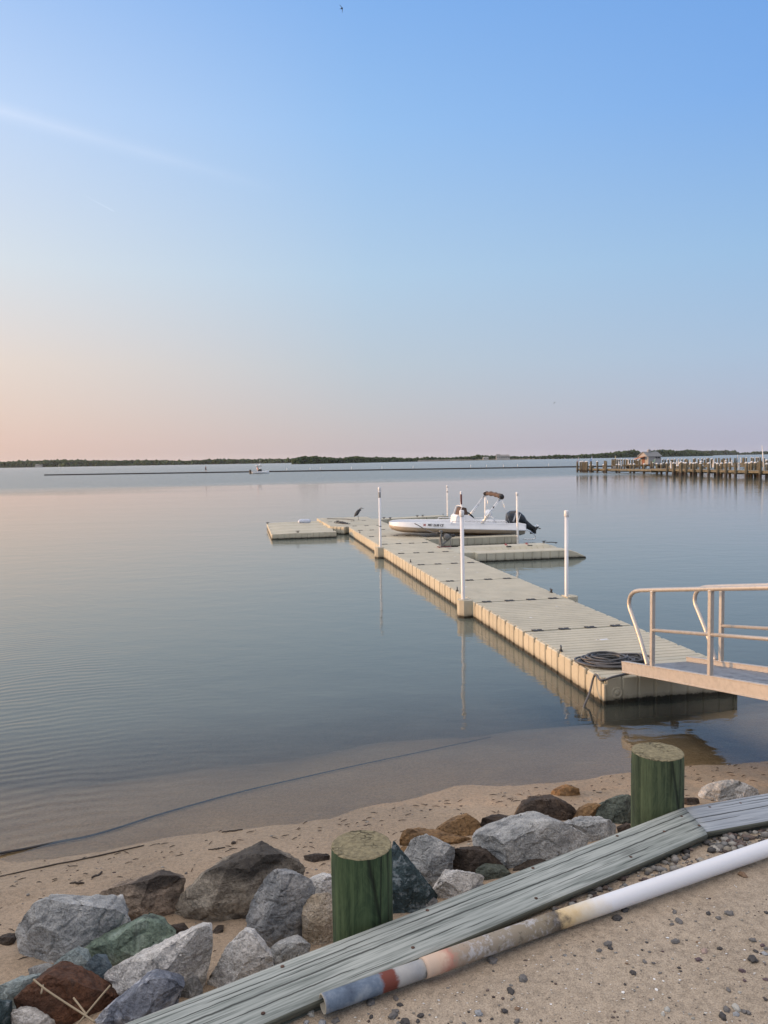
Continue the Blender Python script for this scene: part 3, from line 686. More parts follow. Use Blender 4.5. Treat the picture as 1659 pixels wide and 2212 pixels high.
ROCKS = [
 (1, [(55,750),(150,625),(200,602),(300,618),(340,645),(480,655),(540,700),(545,745),(440,790),(345,840),(215,888),(150,850),(80,800)], (215,885), 'granite', 'big grey granite rock with a peaked crown, lowest-lying on open sand', [(300,640,.3),(320,740,.42),(200,720,.3),(480,690,.12)]),
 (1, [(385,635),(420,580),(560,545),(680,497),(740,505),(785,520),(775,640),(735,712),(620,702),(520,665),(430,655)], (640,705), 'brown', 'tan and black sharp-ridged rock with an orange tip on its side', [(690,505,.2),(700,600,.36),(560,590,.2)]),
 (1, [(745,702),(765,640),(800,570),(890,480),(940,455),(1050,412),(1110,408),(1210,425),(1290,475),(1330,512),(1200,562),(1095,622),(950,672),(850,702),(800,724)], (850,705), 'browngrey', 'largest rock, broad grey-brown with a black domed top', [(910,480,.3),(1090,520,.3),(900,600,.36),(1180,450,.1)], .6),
 (1, [(1065,690),(1090,600),(1140,520),(1185,478),(1240,505),(1320,512),(1350,560),(1325,640),(1305,785),(1200,812),(1140,818),(1080,765)], (1130,815), 'dkgran', 'tall grey granite rock with a pinkish side beside the green piling', [(1190,520,.3),(1150,680,.4),(1270,600,.3)], .8),
 (1, [(1290,560),(1335,515),(1390,496),(1430,505),(1440,640),(1350,640)], (1380,700), 'pale', 'pale rounded rock tucked behind the green piling', [], .9),
 (1, [(1310,625),(1345,590),(1425,575),(1450,640),(1440,760),(1370,805),(1312,785)], (1350,800), 'tan', 'small tan and white block touching the green piling', [(1345,640,.34),(1400,680,.3)], .9),
 (1, [(880,985),(930,920),(985,800),(1045,748),(1085,765),(1165,850),(1175,930),(1040,1040),(930,1060)], (960,1010), 'pale', 'white pointed rock rising from behind the cap board', [(1050,780,.2),(1010,900,.36)], .7),
 (1, [(1140,835),(1200,790),(1280,782),(1340,803),(1330,860),(1230,900),(1160,890)], (1230,890), 'granite', 'small speckled grey rock low behind the cap board', [], .8),
 (1, [(345,835),(420,770),(560,722),(615,712),(700,735),(752,770),(690,805),(580,870),(480,900),(400,885)], (480,895), 'green', 'mossy green rock with pale mint edges among grey rocks', [(640,760,.3),(560,800,.38),(450,810,.3)], .7),
 (1, [(690,738),(740,715),(785,722),(820,748),(790,790),(720,790)], (760,775), 'darkplain', 'small black stone between green and white rocks', [], .9),
 (1, [(450,925),(500,890),(640,840),(800,770),(835,740),(875,732),(900,760),(903,850),(885,925),(830,955),(700,1010),(550,1060),(470,1060),(452,985)], (640,1040), 'pale', 'big white wedge-shaped rock with a shaded grey end', [(830,760,.22),(690,930,.42),(800,860,.1),(560,930,.32)], .62),
 (1, [(190,925),(260,850),(310,828),(350,848),(380,880),(385,960),(330,1000),(240,965)], (300,990), 'ltteal', 'grey-teal rock leaning on a dark blue rock', [(310,850,.2),(300,920,.35)], .9),
 (1, [(360,890),(405,842),(440,855),(480,892),(470,960),(440,1025),(385,1010),(350,960)], (400,1010), 'blue', 'dark navy blue rock beside the white wedge', [(400,890,.3),(410,960,.4)], 1.0),
 (1, [(-30,985),(60,955),(165,940),(150,985),(90,1030),(90,1085),(-30,1100)], (40,1080), 'ltteal', 'pale teal rock left of the rust-brown rock', [], .7),
 (1, [(78,1025),(140,965),(210,928),(300,950),(400,1000),(490,1060),(450,1140),(330,1170),(250,1160),(140,1090),(85,1065)], (200,1160), 'rust', 'rust-brown rock with dry reed stalks lying across it', [(220,960,.2),(260,1040,.38),(380,1060,.25)], .7),
 (1, [(385,1160),(440,1090),(520,1045),(600,970),(650,948),(720,955),(775,1000),(700,1080),(560,1150),(450,1190)], (480,1170), 'mottle', 'blue and white mottled rock against the cap board', [(640,980,.25),(600,1050,.36)], .7),
 (1, [(755,990),(820,940),(852,938),(872,988),(850,1030),(790,1040)], (810,1030), 'dkgran', 'small grey stone between the white wedge and board', [], .9),
 (1, [(40,1150),(45,1082),(120,1085),(200,1110),(240,1140),(200,1200),(80,1210)], (120,1200), 'pale', 'pale pinkish rock under the rust-brown rock', [], .7),
 (1, [(-60,1150),(-50,1050),(0,1042),(36,1048),(42,1140),(0,1210)], (0,1200), 'teal', 'dark teal rock lowest at the picture corner', [], .9),
 (1, [(1308,415),(1372,402),(1425,408),(1420,424),(1378,436)], (1370,434), 'darkplain', 'small flat brown stone lying alone on the beach', [], .6),
 (1, [(-20,770),(20,757),(52,760),(58,775),(10,800),(-20,805)], (20,798), 'darkplain', 'flat black stone at the left edge of the sand', [], .8),
 (1, [(905,748),(930,728),(962,730),(950,742),(915,755)], (925,752), 'darkplain', 'tiny black stone on the sand between white rocks', [], .7),
 (2, [(20,345),(40,350),(90,420),(140,490),(230,580),(200,640),(100,680),(20,680)], (130,660), 'teal', 'dark teal rock with white flecks right beside the deep green piling', [(60,430,.25),(120,560,.36)], .75),
 (2, [(88,410),(130,335),(185,325),(230,345),(315,385),(290,425),(275,485),(240,505),(210,560),(150,495),(100,445)], (200,550), 'granite', 'pale grey angular granite rock with a dark hollow', [(190,360,.28),(180,450,.4),(250,420,.2)], .8),
 (2, [(272,425),(310,385),(400,385),(450,400),(530,465),(480,500),(400,505),(330,490)], (400,500), 'darkplain', 'plain dark brown block in front of the long granite rock', [(400,400,.25),(390,460,.38)], .75),
 (2, [(212,560),(260,490),(320,478),(440,500),(420,545),(330,600),(240,605)], (270,600), 'pale', 'low pale rock half hidden by the cap board', [], .7),
 (2, [(70,365),(85,305),(130,303),(250,320),(392,340),(396,388),(300,392),(190,380),(95,378)], (150,378), 'ochre', 'long dark slab with an ochre end behind grey granite', [(110,320,.2),(250,350,.2)], .5),
 (2, [(213,312),(280,265),(365,237),(420,270),(415,305),(392,338),(300,330)], (300,332), 'ochre', 'domed rock, black above and orange-tan below', [(360,260,.25),(320,300,.35)], .7),
 (2, [(412,305),(430,247),(500,240),(560,255),(665,258),(650,285),(520,320),(430,330)], (470,325), 'darkplain', 'low black rock lying behind the long granite rock', [], .5),
 (2, [(393,340),(420,318),(560,290),(650,265),(720,265),(780,280),(840,310),(890,345),(760,430),(550,475),(500,440),(405,385)], (540,470), 'granite', 'long flat-topped grey granite rock in front of the black rocks', [(430,340,.2),(590,350,.30),(520,420,.42),(720,340,.22)], .62),
 (2, [(780,278),(860,262),(975,257),(1010,285),(960,330),(890,350),(830,310)], (900,350), 'granite', 'low speckled granite rock close behind the board joint', [], .7),
 (2, [(558,258),(600,205),(650,170),(740,165),(800,190),(835,225),(822,268),(740,276),(640,272)], (690,275), 'dark', 'rounded dark brown boulder nearest the waterline small stone', [(690,190,.25),(700,235,.36)], .75),
 (2, [(823,248),(850,210),(900,188),(935,190),(930,225),(918,265),(850,268)], (870,267), 'ochre', 'ochre-brown rock between the dark boulder and olive rock', [], .9),
 (2, [(915,255),(930,212),(970,170),(1060,148),(1110,170),(1110,270),(1050,285),(1000,268)], (980,275), 'olive', 'dark olive rock beside the olive green piling', [(1000,190,.2),(1000,230,.34)], .8),
 (2, [(722,150),(730,125),(800,108),(838,116),(842,146),(760,156)], (770,154), 'ochre', 'small brown stone alone at the waterline', [(740,135,.3)], .8),
 (2, [(1355,180),(1400,135),(1450,100),(1530,85),(1545,105),(1500,170),(1440,185)], (1400,176), 'granite', 'grey rock split by a crack behind the bluish cap board', [], .8),
 (2, [(1445,165),(1490,115),(1530,92),(1570,100),(1610,120),(1614,145),(1500,175)], (1520,170), 'pale', 'pale rounded rock behind the bluish cap board', [], .8, 0, 'rock'),
 (2, [(1285,175),(1295,160),(1330,168),(1360,160),(1362,190),(1300,195)], (1320,190), 'darkplain', 'dark flat stone just right of the olive piling', [], .8),
 (2, [(50,400),(80,370),(120,380),(150,430),(110,470),(60,450)], (100,450), 'ochre', 'small ochre stone in the gap behind the dark teal rock', [], .9),
 (2, [(400,470),(440,455),(530,470),(560,500),(480,530),(420,520)], (470,520), 'olive', 'small olive stone wedged under the dark brown block', [], .8),
 (1, [(545,745),(600,715),(640,740),(630,775),(560,790)], (600,785), 'granite', 'small grey stone squeezed between the peaked rock and the black stone', [], .9),
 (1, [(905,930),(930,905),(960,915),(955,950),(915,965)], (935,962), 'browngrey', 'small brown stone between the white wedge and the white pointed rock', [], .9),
 (1, [(700,800),(760,785),(800,775),(790,800),(730,830)], (760,825), 'dkgran', 'dark grey stone peeking over the white wedge', [], .9),
 (1, [(120,900),(190,880),(240,900),(220,950),(150,955)], (180,955), 'granite', 'grey stone under the big peaked granite rock', [], .9),
 (2, [(300,590),(360,560),(420,545),(460,560),(380,610)], (370,600), 'dkgran', 'small dark stone behind the cap board below the brown block', [], .9),
 (2, [(560,470),(640,440),(700,430),(690,460),(600,490)], (620,480), 'darkplain', 'dark stone in the shadow under the long granite rock', [], .8),
 (2, [(300,400),(330,390),(350,420),(320,450),(290,440)], (320,450), 'darkplain', 'black stone in the gap between pale granite and brown block', [], .9),
 (2, [(1010,290),(1060,270),(1075,300),(1030,330)], (1040,325), 'dark', 'small dark brown stone at the foot of the olive piling', [], .9),
 (2, [(140,590),(190,570),(230,600),(200,640),(150,640)], (190,640), 'dkgran', 'small dark stone between teal rock and low pale rock', [], .9),
]
for i, rk in enumerate(ROCKS):
    c_, ol, gp, mt, lb = rk[:5]; rd = rk[5] if len(rk) > 5 else (); th = rk[6] if len(rk) > 6 else .75
    rock(c_, ol, gp, mt, lb, rd, th, seed=i+1)
# ------------------------------------------------------------------ floating dock (local frame: x across, y along)
def plastic_mat(name, top, algae=True):
    t = NT(name); v = t.coord('World'); n = t.noise(v, 2.2, 4); f = t.noise(v, 30, 3, .6)
    c = t.ramp(n, [(.3, tuple(x*.90 for x in top)), (.7, tuple(x*1.07 for x in top))])
    c = t.mix(t.ramp(f, [(.58, 0), (.72, .35)]), c, tuple(x*.72 for x in top))
    z = t.n('ShaderNodeSeparateXYZ'); t.l(v, z.inputs[0])
    if algae:
        zz = t.math('ADD', z.outputs['Z'], t.math('MULTIPLY_ADD', t.noise(v, 13, 4, .7), -.075, .0375))
        c = t.mix(t.ramp(zz, [(.0, 1), (.038, 1), (.058, .45), (.10, .08), (.17, 0)]), c, (.022, .02, .013))
    oi = t.n('ShaderNodeObjectInfo'); c = t.mix(1.0, c, t.ramp(oi.outputs['Random'], [(0, .90), (1, 1.05)]), 'MULTIPLY')
    st2 = t.noise(t.coord('World', (1, 1, .3)), 5.5, 5, .7); c = t.mix(t.ramp(st2, [(.56, 0), (.70, .28)]), c, (.20, .18, .13))
    t.pbr(c, t.ramp(f, [(.3, .52), (.7, .68)]), 0, t.bump(t.noise(v, 260, 2), .12, .002), .35); return t.m
M_DOCK = plastic_mat('tan_dock_plastic', (.450, .418, .322))
M_GREY = simple('dark_coupler', (.018, .018, .02), .6)
M_BLACK = simple('black_rubber', (.018, .018, .02), .55)
M_WHITE = simple('white_pvc', (.62, .63, .65), .38, bump=.03, var=.04)
M_ALU = simple('brushed_aluminium', (.44, .415, .385), .42, .5, .08, 20, .12, 160, .001, (1, 1, 1))
LINE = .1435
def deck_strips(mb, x0, x1, y0, y1, z, notch=(), g=.019):
    """deck boards across the dock, each between two shallow grooves"""
    n = max(1, round((y1-y0)/LINE)); st = (y1-y0)/n
    for i in range(n):
        a = y0+i*st; mb.cbox(((x0+x1)/2, a+st/2, z-.012), (x1-x0, st-g, .024), .004)
def edge_blocks(mb, side, x, y0, y1, z0, z1, th=.05, mod=.43, ph=.0):
    """vertical side panels with a hooked pocket at each module; side = -1 left, +1 right (normal along x)"""
    n = max(1, round((y1-y0)/mod)); st = (y1-y0)/n; xc = x-side*th/2
    for i in range(n):
        a = y0+i*st
        mb.cbox((xc, a+.034+(st/2-.034-.005)/2, (z0+z1)/2), (th, st/2-.034-.005, z1-z0), .012)
        mb.cbox((xc, a+st/2+.005+(st/2-.034-.005)/2, (z0+z1)/2), (th, st/2-.034-.005, z1-z0), .012)
        mb.cbox((xc-side*.008, a, (z0+z1)/2-.035), (th-.016, .062, z1-z0-.07), .006)
def end_blocks(mb, side, y, x0, x1, z0, z1, th=.05, mod=.41):
    n = max(1, round((x1-x0)/mod)); st = (x1-x0)/n; yc = y-side*th/2
    for i in range(n):
        a = x0+i*st
        mb.cbox((a+st*.26, yc, (z0+z1)/2), (st*.48-.006, th, z1-z0), .012)
        if i % 2 == 0: mb.cbox((a+st*.76-.0, yc, (z0+z1)/2), (st*.48-.012, th, z1-z0), .012)
        else: mb.cbox((a+st*.76, yc, (z0+z1)/2), (st*.48-.012, th, z1-z0), .012)
        mb.cbox((a+st, yc-side*.01, (z0+z1)/2-.03), (.02, th-.02, z1-z0-.06))
DK = thing('floating_dock', 'long tan plastic floating dock of grooved sections running out from the shore', 'dock', D(0, 0, 0), math.atan2(_n.y, _n.x))
DZ = .32; DW = 1.83
SEC = [0, 2.63, 5.14, 7.72, 10.47, 12.95, 15.5, 18.05, 20.6, 22.6]
for i in range(len(SEC)-1):
    a, b = SEC[i]+.006, SEC[i+1]-.006; mb = MB(MD)
    mb.cbox((DW/2, (a+b)/2, (-.22+DZ-.026)/2), (DW-.10, b-a-.02, DZ-.026+.22))
    deck_strips(mb, .045, DW-.045, a+.02, b-.02, DZ)
    edge_blocks(mb, -1, 0.0, a, b if i < 8 else 22.1, -.22, DZ-.002); edge_blocks(mb, 1, DW, a, b, -.22, DZ-.002)
    if i == 0:
        end_blocks(mb, -1, a, 0.05, DW-.05, -.22, DZ-.002)
        # round plug boss low on the end panel
        mb.lathe((.20, a-.003, .13), [(.075, 0), (.075, .006), (.06, .007), (.055, .004), (.02, .004), (.02, .012)], 18, V((0, -1, 0)))
    mb.build('deck_section', M_DOCK, DK)
# far head of the dock: wider platform with a slanted corner
mb = MB(MD); poly = [(.0, 22.61), (-.12, 22.42), (-.66, 23.0), (-.75, 27.75), (1.55, 27.75), (1.62, 26.55), (DW, 25.5), (DW, 22.61)]
mb.prism(poly, -.2, DZ-.004)
for k in range(30):
    y = 23.2+k*.15
    mb.cbox((.55, y, DZ-.001), (2.4 if y < 25.4 else 2.15, .128, .012), .003)
for k in range(4):
    p = V((-.66+.135*k+.0675, 23.0-.145*k-.0725, 0)); R = Matrix.Rotation(math.atan2(-.58, .54), 3, 'Z')
    mb.cbox((p.x-.012, p.y-.012, .055), (.185, .05, .50), .012, R)
mb.build('deck_section', M_DOCK, DK)
def coupler(mb, x, y, ang=0.0, k=1.0):
    R = Matrix.Rotation(ang, 3, 'Z'); c = V((x, y, DZ+.004))
    mb.cbox(c, (.105*k, .05*k, .010), .003, R)
    for s_ in (-1, 1):
        mb.cbox(c+R @ V((.035*k, s_*.032*k*0+s_*.030*k, .002)), (.055*k, .022*k, .012), .003, R)
        mb.cbox(c+R @ V((-.035*k, s_*.030*k, .002)), (.055*k, .022*k, .012), .003, R)
cpl = [(x, y) for y in (2.64, 5.14, 7.71, 10.47, 12.95, 15.5, 18.05, 20.6) for x in (.235, .68, 1.11, 1.55)]
cpl += [(x, 22.6) for x in (.3, .8, 1.3)]+[(x, 25.2) for x in (-.4, .1, .6, 1.1)]
for x, y in cpl:
    mb = MB(MD); coupler(mb, x, y, 0.0, 1.35); mb.build('coupler', M_GREY, DK)
def cleat(mb, x, y, z, ang):
    R = Matrix.Rotation(ang, 3, 'Z'); c = V((x, y, z))
    mb.cbox(c+V((0, 0, .006)), (.09, .045, .012), .003, R)
    for q in (-.022, .022): mb.cbox(c+R @ V((q, 0, .03)), (.018, .02, .045), .003, R)
    mb.tube([c+R @ V((q, 0, zz)) for q, zz in ((-.085, .058), (-.05, .062), (0, .058), (.05, .062), (.085, .058))], [.006, .012, .013, .012, .006], 8)
for x, y, a in ((.07, 1.37, 1.2), (.05, 6.5, 1.3), (.09, 11.05, 1.4), (1.78, 5.78, 1.5), (.06, 15.3, 1.4), (.06, 19.6, 1.4), (-.1, 24.9, .3)):
    mb = MB(MD); cleat(mb, x, y, DZ, a); mb.build('cleat', M_BLACK, DK)
def sleeve(x, y, side):
    mb = MB(MD); ch = .07; w = .145; d = .24
    poly = [(x, y-w), (x+side*(d-ch), y-w), (x+side*d, y-w+ch), (x+side*d, y+w-ch), (x+side*(d-ch), y+w), (x, y+w)]
    mb.prism(poly, -.06, .335); mb.lathe((x+side*.13, y, .33), [(.085, 0), (.085, .012), (.05, .014)], 20)
    return mb.build('pile_sleeve', M_DOCK, DK)
sleeve(0.0, 5.42, -1); sleeve(0.0, 14.62, -1); sleeve(DW, 5.25, 1)
mb = MB(MD); mb.cbox((.95, 1.85, DZ+.0015), (.13, .05, .003), .001, Matrix.Rotation(.1, 3, 'Z')); mb.blob((.84, 1.86, DZ+.001), .02, 1, .3, 1, (1, .7, .1)); mb.build('bird_dropping', M_WHITE, DK)
for x, y, r in ((.5, 3.6, .022), (1.3, 4.4, .018), (.35, 6.9, .025), (1.2, 8.8, .02), (.7, 9.6, .028), (1.5, 11.8, .024), (.4, 13.7, .03), (.9, 16.4, .03), (.3, 24.1, .04), (1.0, 26.6, .04)):
    mb = MB(MD); mb.blob((x, y, DZ+.001), r, 2, .6, 1.4, (1.3, .9, .08), x*9); mb.build('bird_dropping', M_WHITE, DK)
# white mooring poles
def pole(w, s_, ztop, label, kind=0, r=.036, z0=-2.4):
    b = D(w, s_, 0); o = thing('mooring_pole', label, 'mooring pole', (b.x, b.y, 0), 0, 'white mooring poles along the dock')
    lean = {0: (0, 0), 1: (.006, 0), 2: (-.006, .004)}[kind % 3]
    top = V((b.x+lean[0]*ztop, b.y+lean[1]*ztop, ztop))
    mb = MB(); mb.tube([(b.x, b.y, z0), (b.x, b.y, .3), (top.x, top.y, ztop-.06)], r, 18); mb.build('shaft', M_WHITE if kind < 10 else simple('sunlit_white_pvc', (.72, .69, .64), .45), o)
    mb = MB(); mb.lathe((top.x, top.y, ztop-.11), [(r*1.2, 0), (r*1.27, .004), (r*1.27, .10), (r*1.05, .115), (0.001, .118)], 18); mb.build('cap', M_WHITE, o)
    return o, top
M_TAPE = simple('grey_tape', (.22, .23, .24), .6); M_RED = simple('dark_red_paint', (.10, .032, .03), .6)
p1, t1 = pole(-.07, 14.6, 2.18, 'white pole with a grey taped band under its cap, midway down the left dock edge')
mb = MB(); mb.lathe((t1.x, t1.y, 1.86), [(.038, 0), (.0385, .01), (.0385, .16), (.038, .17)], 18); mb.build('tape_band', M_TAPE, p1)
mb = MB(); mb.lathe((t1.x, t1.y, .96), [(.037, 0), (.0378, .005), (.0378, .035), (.037, .04)], 18); mb.build('tape_band', M_TAPE, p1)
pole(-.14, 5.42, 2.03, 'nearest white pole, standing in the tan block on the left dock edge', 2)
pole(DW+.04, 5.25, 1.98, 'white pole on the right dock edge closest to the gangway', 0)
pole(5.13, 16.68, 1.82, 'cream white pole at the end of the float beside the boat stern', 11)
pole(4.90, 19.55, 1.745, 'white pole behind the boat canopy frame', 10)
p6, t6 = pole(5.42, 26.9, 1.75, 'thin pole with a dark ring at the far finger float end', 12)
mb = MB(); mb.lathe((t6.x, t6.y, 1.42), [(.037, 0), (.040, .005), (.040, .035), (.037, .04)], 18); mb.build('tape_band', M_BLACK, p6)
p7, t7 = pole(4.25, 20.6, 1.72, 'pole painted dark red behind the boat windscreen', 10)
mb = MB(); mb.lathe((t7.x, t7.y, 1.22), [(.037, 0), (.0385, .005), (.0385, .39), (.037, .395)], 18); mb.build('painted_band', M_RED, p7)
# drive-on boat ports, finger float and jet ski port
def port(name, label, sc, hw, w0, w1, taper, zt=.30, arms=.46, w00=None, group=None):
    o = thing(name, label, 'boat port', D(w0, sc, 0), math.atan2(_n.y, _n.x), group)
    mb = MB(MD); rings = []
    st = [w0+(w1-w0)*i/14 for i in range(15)]+([w1+taper*k for k in (.2, .4, .6, .8, 1.0)] if taper else [])
    for w in st:
        u = max(0, (w-w1)/taper) if taper else 0; zt_ = zt*(1-u*u*.4-.45*u); q = 1-.35*u
        dip = .15+.08*min(1, (w-w0)/1.5)
        f = [(-hw, -.2), (-hw, zt_-.02), (-hw+.02, zt_), (-hw+arms*q, zt_), (-hw+arms*q+.03, zt_-.01), (-.10, zt_-dip*(1-u)), (.10, zt_-dip*(1-u)), (hw-arms*q-.03, zt_-.01), (hw-arms*q, zt_), (hw-.02, zt_), (hw, zt_-.02), (hw, -.2)]
        rings.append([V((w, sc+a, b)) for a, b in f])
    mb.loft(rings, False)
    for sg in (-1, 1):
        y = sc+sg*hw; n = round((w1-w0)/.27); stp = (w1-w0)/n
        for i in range(n):
            mb.cbox((w0+(i+.5)*stp, y+sg*.008, zt/2-.10), (stp-.014, .03, zt+.18), .008)
            if i % 4 == 1: mb.cbox((w0+(i+.5)*stp, y+sg*.020, zt-.035), (.10, .016, .022), .004)
    for i in range(int((w1-w0)/.19)):       # ribs on the inner slopes
        x = w0+.1+i*.19
        mb.bar((x, sc-hw+arms+.04, zt-.012), (x, sc-.12, zt-.20), .012, .012); mb.bar((x, sc+hw-arms-.04, zt-.012), (x, sc+.12, zt-.20), .012, .012)
    mb.build('float_body', M_DOCK, o)
    mb = MB(MD); mb.cbox((w0-.28, sc, zt-.12), (.60, hw*2-.5, .24), .02)
    mb.build('connecting_ramp', M_DOCK, o); return o
pA = port('boat_port', 'empty tan plastic boat float with two red rollers, tapering to the right', 13.68, .98, 2.42, 5.20, .58, .275, .48, group='drive-on boat floats')
for w, y in ((3.92, 14.25), (4.62, 14.28)):
    mb = MB(MD); mb.cbox((w-.03, y, .19), (.16, .34, .03), .006, Matrix.Rotation(-.5, 3, 'X')); rl = mb.build('roller_tray', M_BLACK, pA)
    mb = MB(MD); mb.tube([(w+.02, y-.19, .14), (w-.03, y+.17, .30)], .035, 12); mb.build('roller', simple('red_roller', (.16, .035, .035), .5), rl)
mb = MB(MD); cleat(mb, 5.2, 14.5, .285, .2); mb.build('cleat', M_BLACK, pA)
mb = MB(MD); mb.tube([(5.25, 14.45, .31), (5.45, 14.5, .30), (5.6, 14.4, .29), (5.5, 14.3, .29)], .014, 8); mb.build('line', M_BLACK, pA)
pB = port('boat_port', 'tan plastic boat float carrying the white motorboat', 18.2, 1.45, 2.0, 5.20, 0, .31, .55, group='drive-on boat floats')
ff = thing('finger_float', 'far tan finger float behind the motorboat', 'dock', D(1.9, 26, 0), math.atan2(_n.y, _n.x))
mb = MB(MD); A0 = V((1.55, 25.75)); A1 = V((5.45, 26.85)); dd = (A1-A0).normalized(); pn = V((-dd.y, dd.x)); L = (A1-A0).length
R = Matrix(((dd.x, pn.x, 0), (dd.y, pn.y, 0), (0, 0, 1)))
c = A0+dd*L/2+pn*.45; mb.cbox((c.x, c.y, .04), (L, .86, .50), .01, R)
for i in range(10):
    q = A0+dd*(L*(i+.5)/10)-pn*.0; mb.cbox((q.x, q.y, .05), (L/10-.016, .06, .52), .012, R)
mb.build('deck_section', M_DOCK, ff)
for (w, y, a) in ((2.2, 26.2, .3), (2.45, 25.98, .3), (4.2, 26.9, .4), (3.9, 26.75, .3), (5.3, 27.3, 1.2)):
    mb = MB(MD); cleat(mb, w, y, .31, a); mb.build('cleat', M_BLACK, ff)
jp = thing('jet_ski_port', 'low tan ridged float at the left end of the dock head', 'boat port', D(-2, 24, 0), math.atan2(_n.y, _n.x))
mb = MB(MD); rings = []; Y0, Y1 = 21.35, 27.0
for i in range(13):
    w = -3.10+i*(2.50/12); e = min(1, (w+3.10)/1.0); ring = [V((w, Y0, -.2))]
    for k in range(57):
        y = Y0+(Y1-Y0)*k/56; ph = (y-Y0)/(Y1-Y0)*4
        fr = ph-math.floor(ph); zz = .235 if (fr < .30 or fr > .85) else .235-.085*math.sin((fr-.30)/.55*math.pi)
        ring.append(V((w, y, zz-(1-e)*(1-e)*.035)))
    ring.append(V((w, Y1, -.2))); rings.append(ring)
mb.loft(rings, False)
for i in range(11):
    mb.cbox((-3.10+(i+.5)*.227, Y0-.006, .01), (.227-.012, .03, .42), .008)
for i in range(8): mb.cbox((-3.105, Y0+.36+i*.7, .0), (.03, .66, .40), .012)
mb.build('float_body', M_DOCK, jp)
mb = MB(MD); cleat(mb, -2.1, 21.5, .235, .0); mb.build('cleat', M_BLACK, jp)
mb = MB(MD); cleat(mb, -3.1, 26.3, .235, .4); mb.build('cleat', M_BLACK, jp)
# white fender on the jet ski port
mb = MB(MD); mb.lathe((-1.75, 26.2, .30), [(.02, 0), (.05, .02), (.09, .06), (.105, .14), (.105, .46), (.085, .54), (.05, .57)], 18, V((1, 0, 0)))
fb = D(-1.4, 26.2, .24); tag(mb.build('fender', simple('bluish_white_vinyl', (.46, .51, .60), .4), None, fb), 'bluish white fender lying on the ridged left float', 'fender')
def rope_obj(name, pts, r, mat, label, cat, seg=8, n=8):
    pts = [V(p) for p in pts]; sp_ = smoothline(pts, n); mb = MB(); mb.tube(sp_, r if not isinstance(r, tuple) else [r[0]+(r[1]-r[0])*i/(len(sp_)-1) for i in range(len(sp_))], seg); return tag(mb.build(name, mat, None, pts[0]), label, cat)
M_HOSE = simple('grey_hose', (.065, .067, .072), .5, 0, .35, 9)
rope_obj('mooring_line', [D(-.35, 26.9, DZ+.02), D(.1, 26.6, DZ+.015), D(.45, 26.3, DZ+.02), D(.62, 25.9, DZ+.02), D(.72, 25.6, DZ+.02)], .018, M_HOSE, 'thick grey line lying on the dock head behind the heron', 'line')
tp = []; r2 = random.Random(3)
for k in range(46):
    a = k*.7; q = k/46; tp.append(D(-.18+.16*math.cos(a)*(1-q*.3)+q*.35, 24.6+.5*math.sin(a)*.6-q*.9, DZ+.02+.025*r2.random()))
rope_obj('rope', tp, .013, M_GREY, 'tangled dark rope on the dock head near the slanted corner', 'rope', 6, 3)
# hose coil at the near corner
def hose_coil():
    o = thing('hose', 'coil of dark hose on the near dock corner, one end trailing into water', 'hose', D(.62, .95, DZ), math.atan2(_n.y, _n.x))
    cc = unp(1318, 1428, DZ+.03); r3 = random.Random(11); pts = []; N = 22
    ex, ey = .43, .30
    for i in range(N*20+1):
        a = 2*math.pi*i/20; l = i/20; li = int(l)
        rr = random.Random(li*7+1); rr2 = random.Random((li+1)*7+1); f = l-li
        def P(rg):
            q = rg.choice((rg.uniform(.35, .7), rg.uniform(.7, 1.04), rg.uniform(.8, 1.04))); return [q, q*rg.uniform(.85, 1.1), rg.uniform(-.10, .10), rg.uniform(-.08, .08), rg.uniform(-.35, .35)]
        A, B = P(rr), P(rr2); k = [x+(y-x)*f for x, y in zip(A, B)]
        x = ex*k[0]*math.cos(a+k[4])+k[2]; y = ey*k[1]*math.sin(a+k[4])+k[3]
        z = DZ+.020+.085*(l/N)*(.6+.4*math.sin(a*1.0+li*2.1))+.006*math.sin(a*3+li)
        pts.append(V((cc.x+x, cc.y+y, z)))
    mb = MB(); mb.tube(pts, .0135, 9); mb.build('coil', M_HOSE, o)
    e = [pts[0], unp(1400, 1442, DZ+.03), unp(1445, 1452, DZ+.016), unp(1420, 1447, DZ+.016), unp(1370, 1451, DZ+.016), unp(1325, 1462, DZ+.017), unp(1299, 1470, DZ+.017), D(-.012, .13, DZ+.012), D(-.045, .15, DZ-.05), D(-.10, .12, .12), D(-.24, -.02, .0), D(-.36, -.16, -.12)]
    e = e[4:]; e.insert(0, unp(1400, 1443, DZ+.03))
    mb = MB(); mb.tube(smoothline(e, 8), .0135, 9); mb.build('trailing_end', M_HOSE, o)
hose_coil()
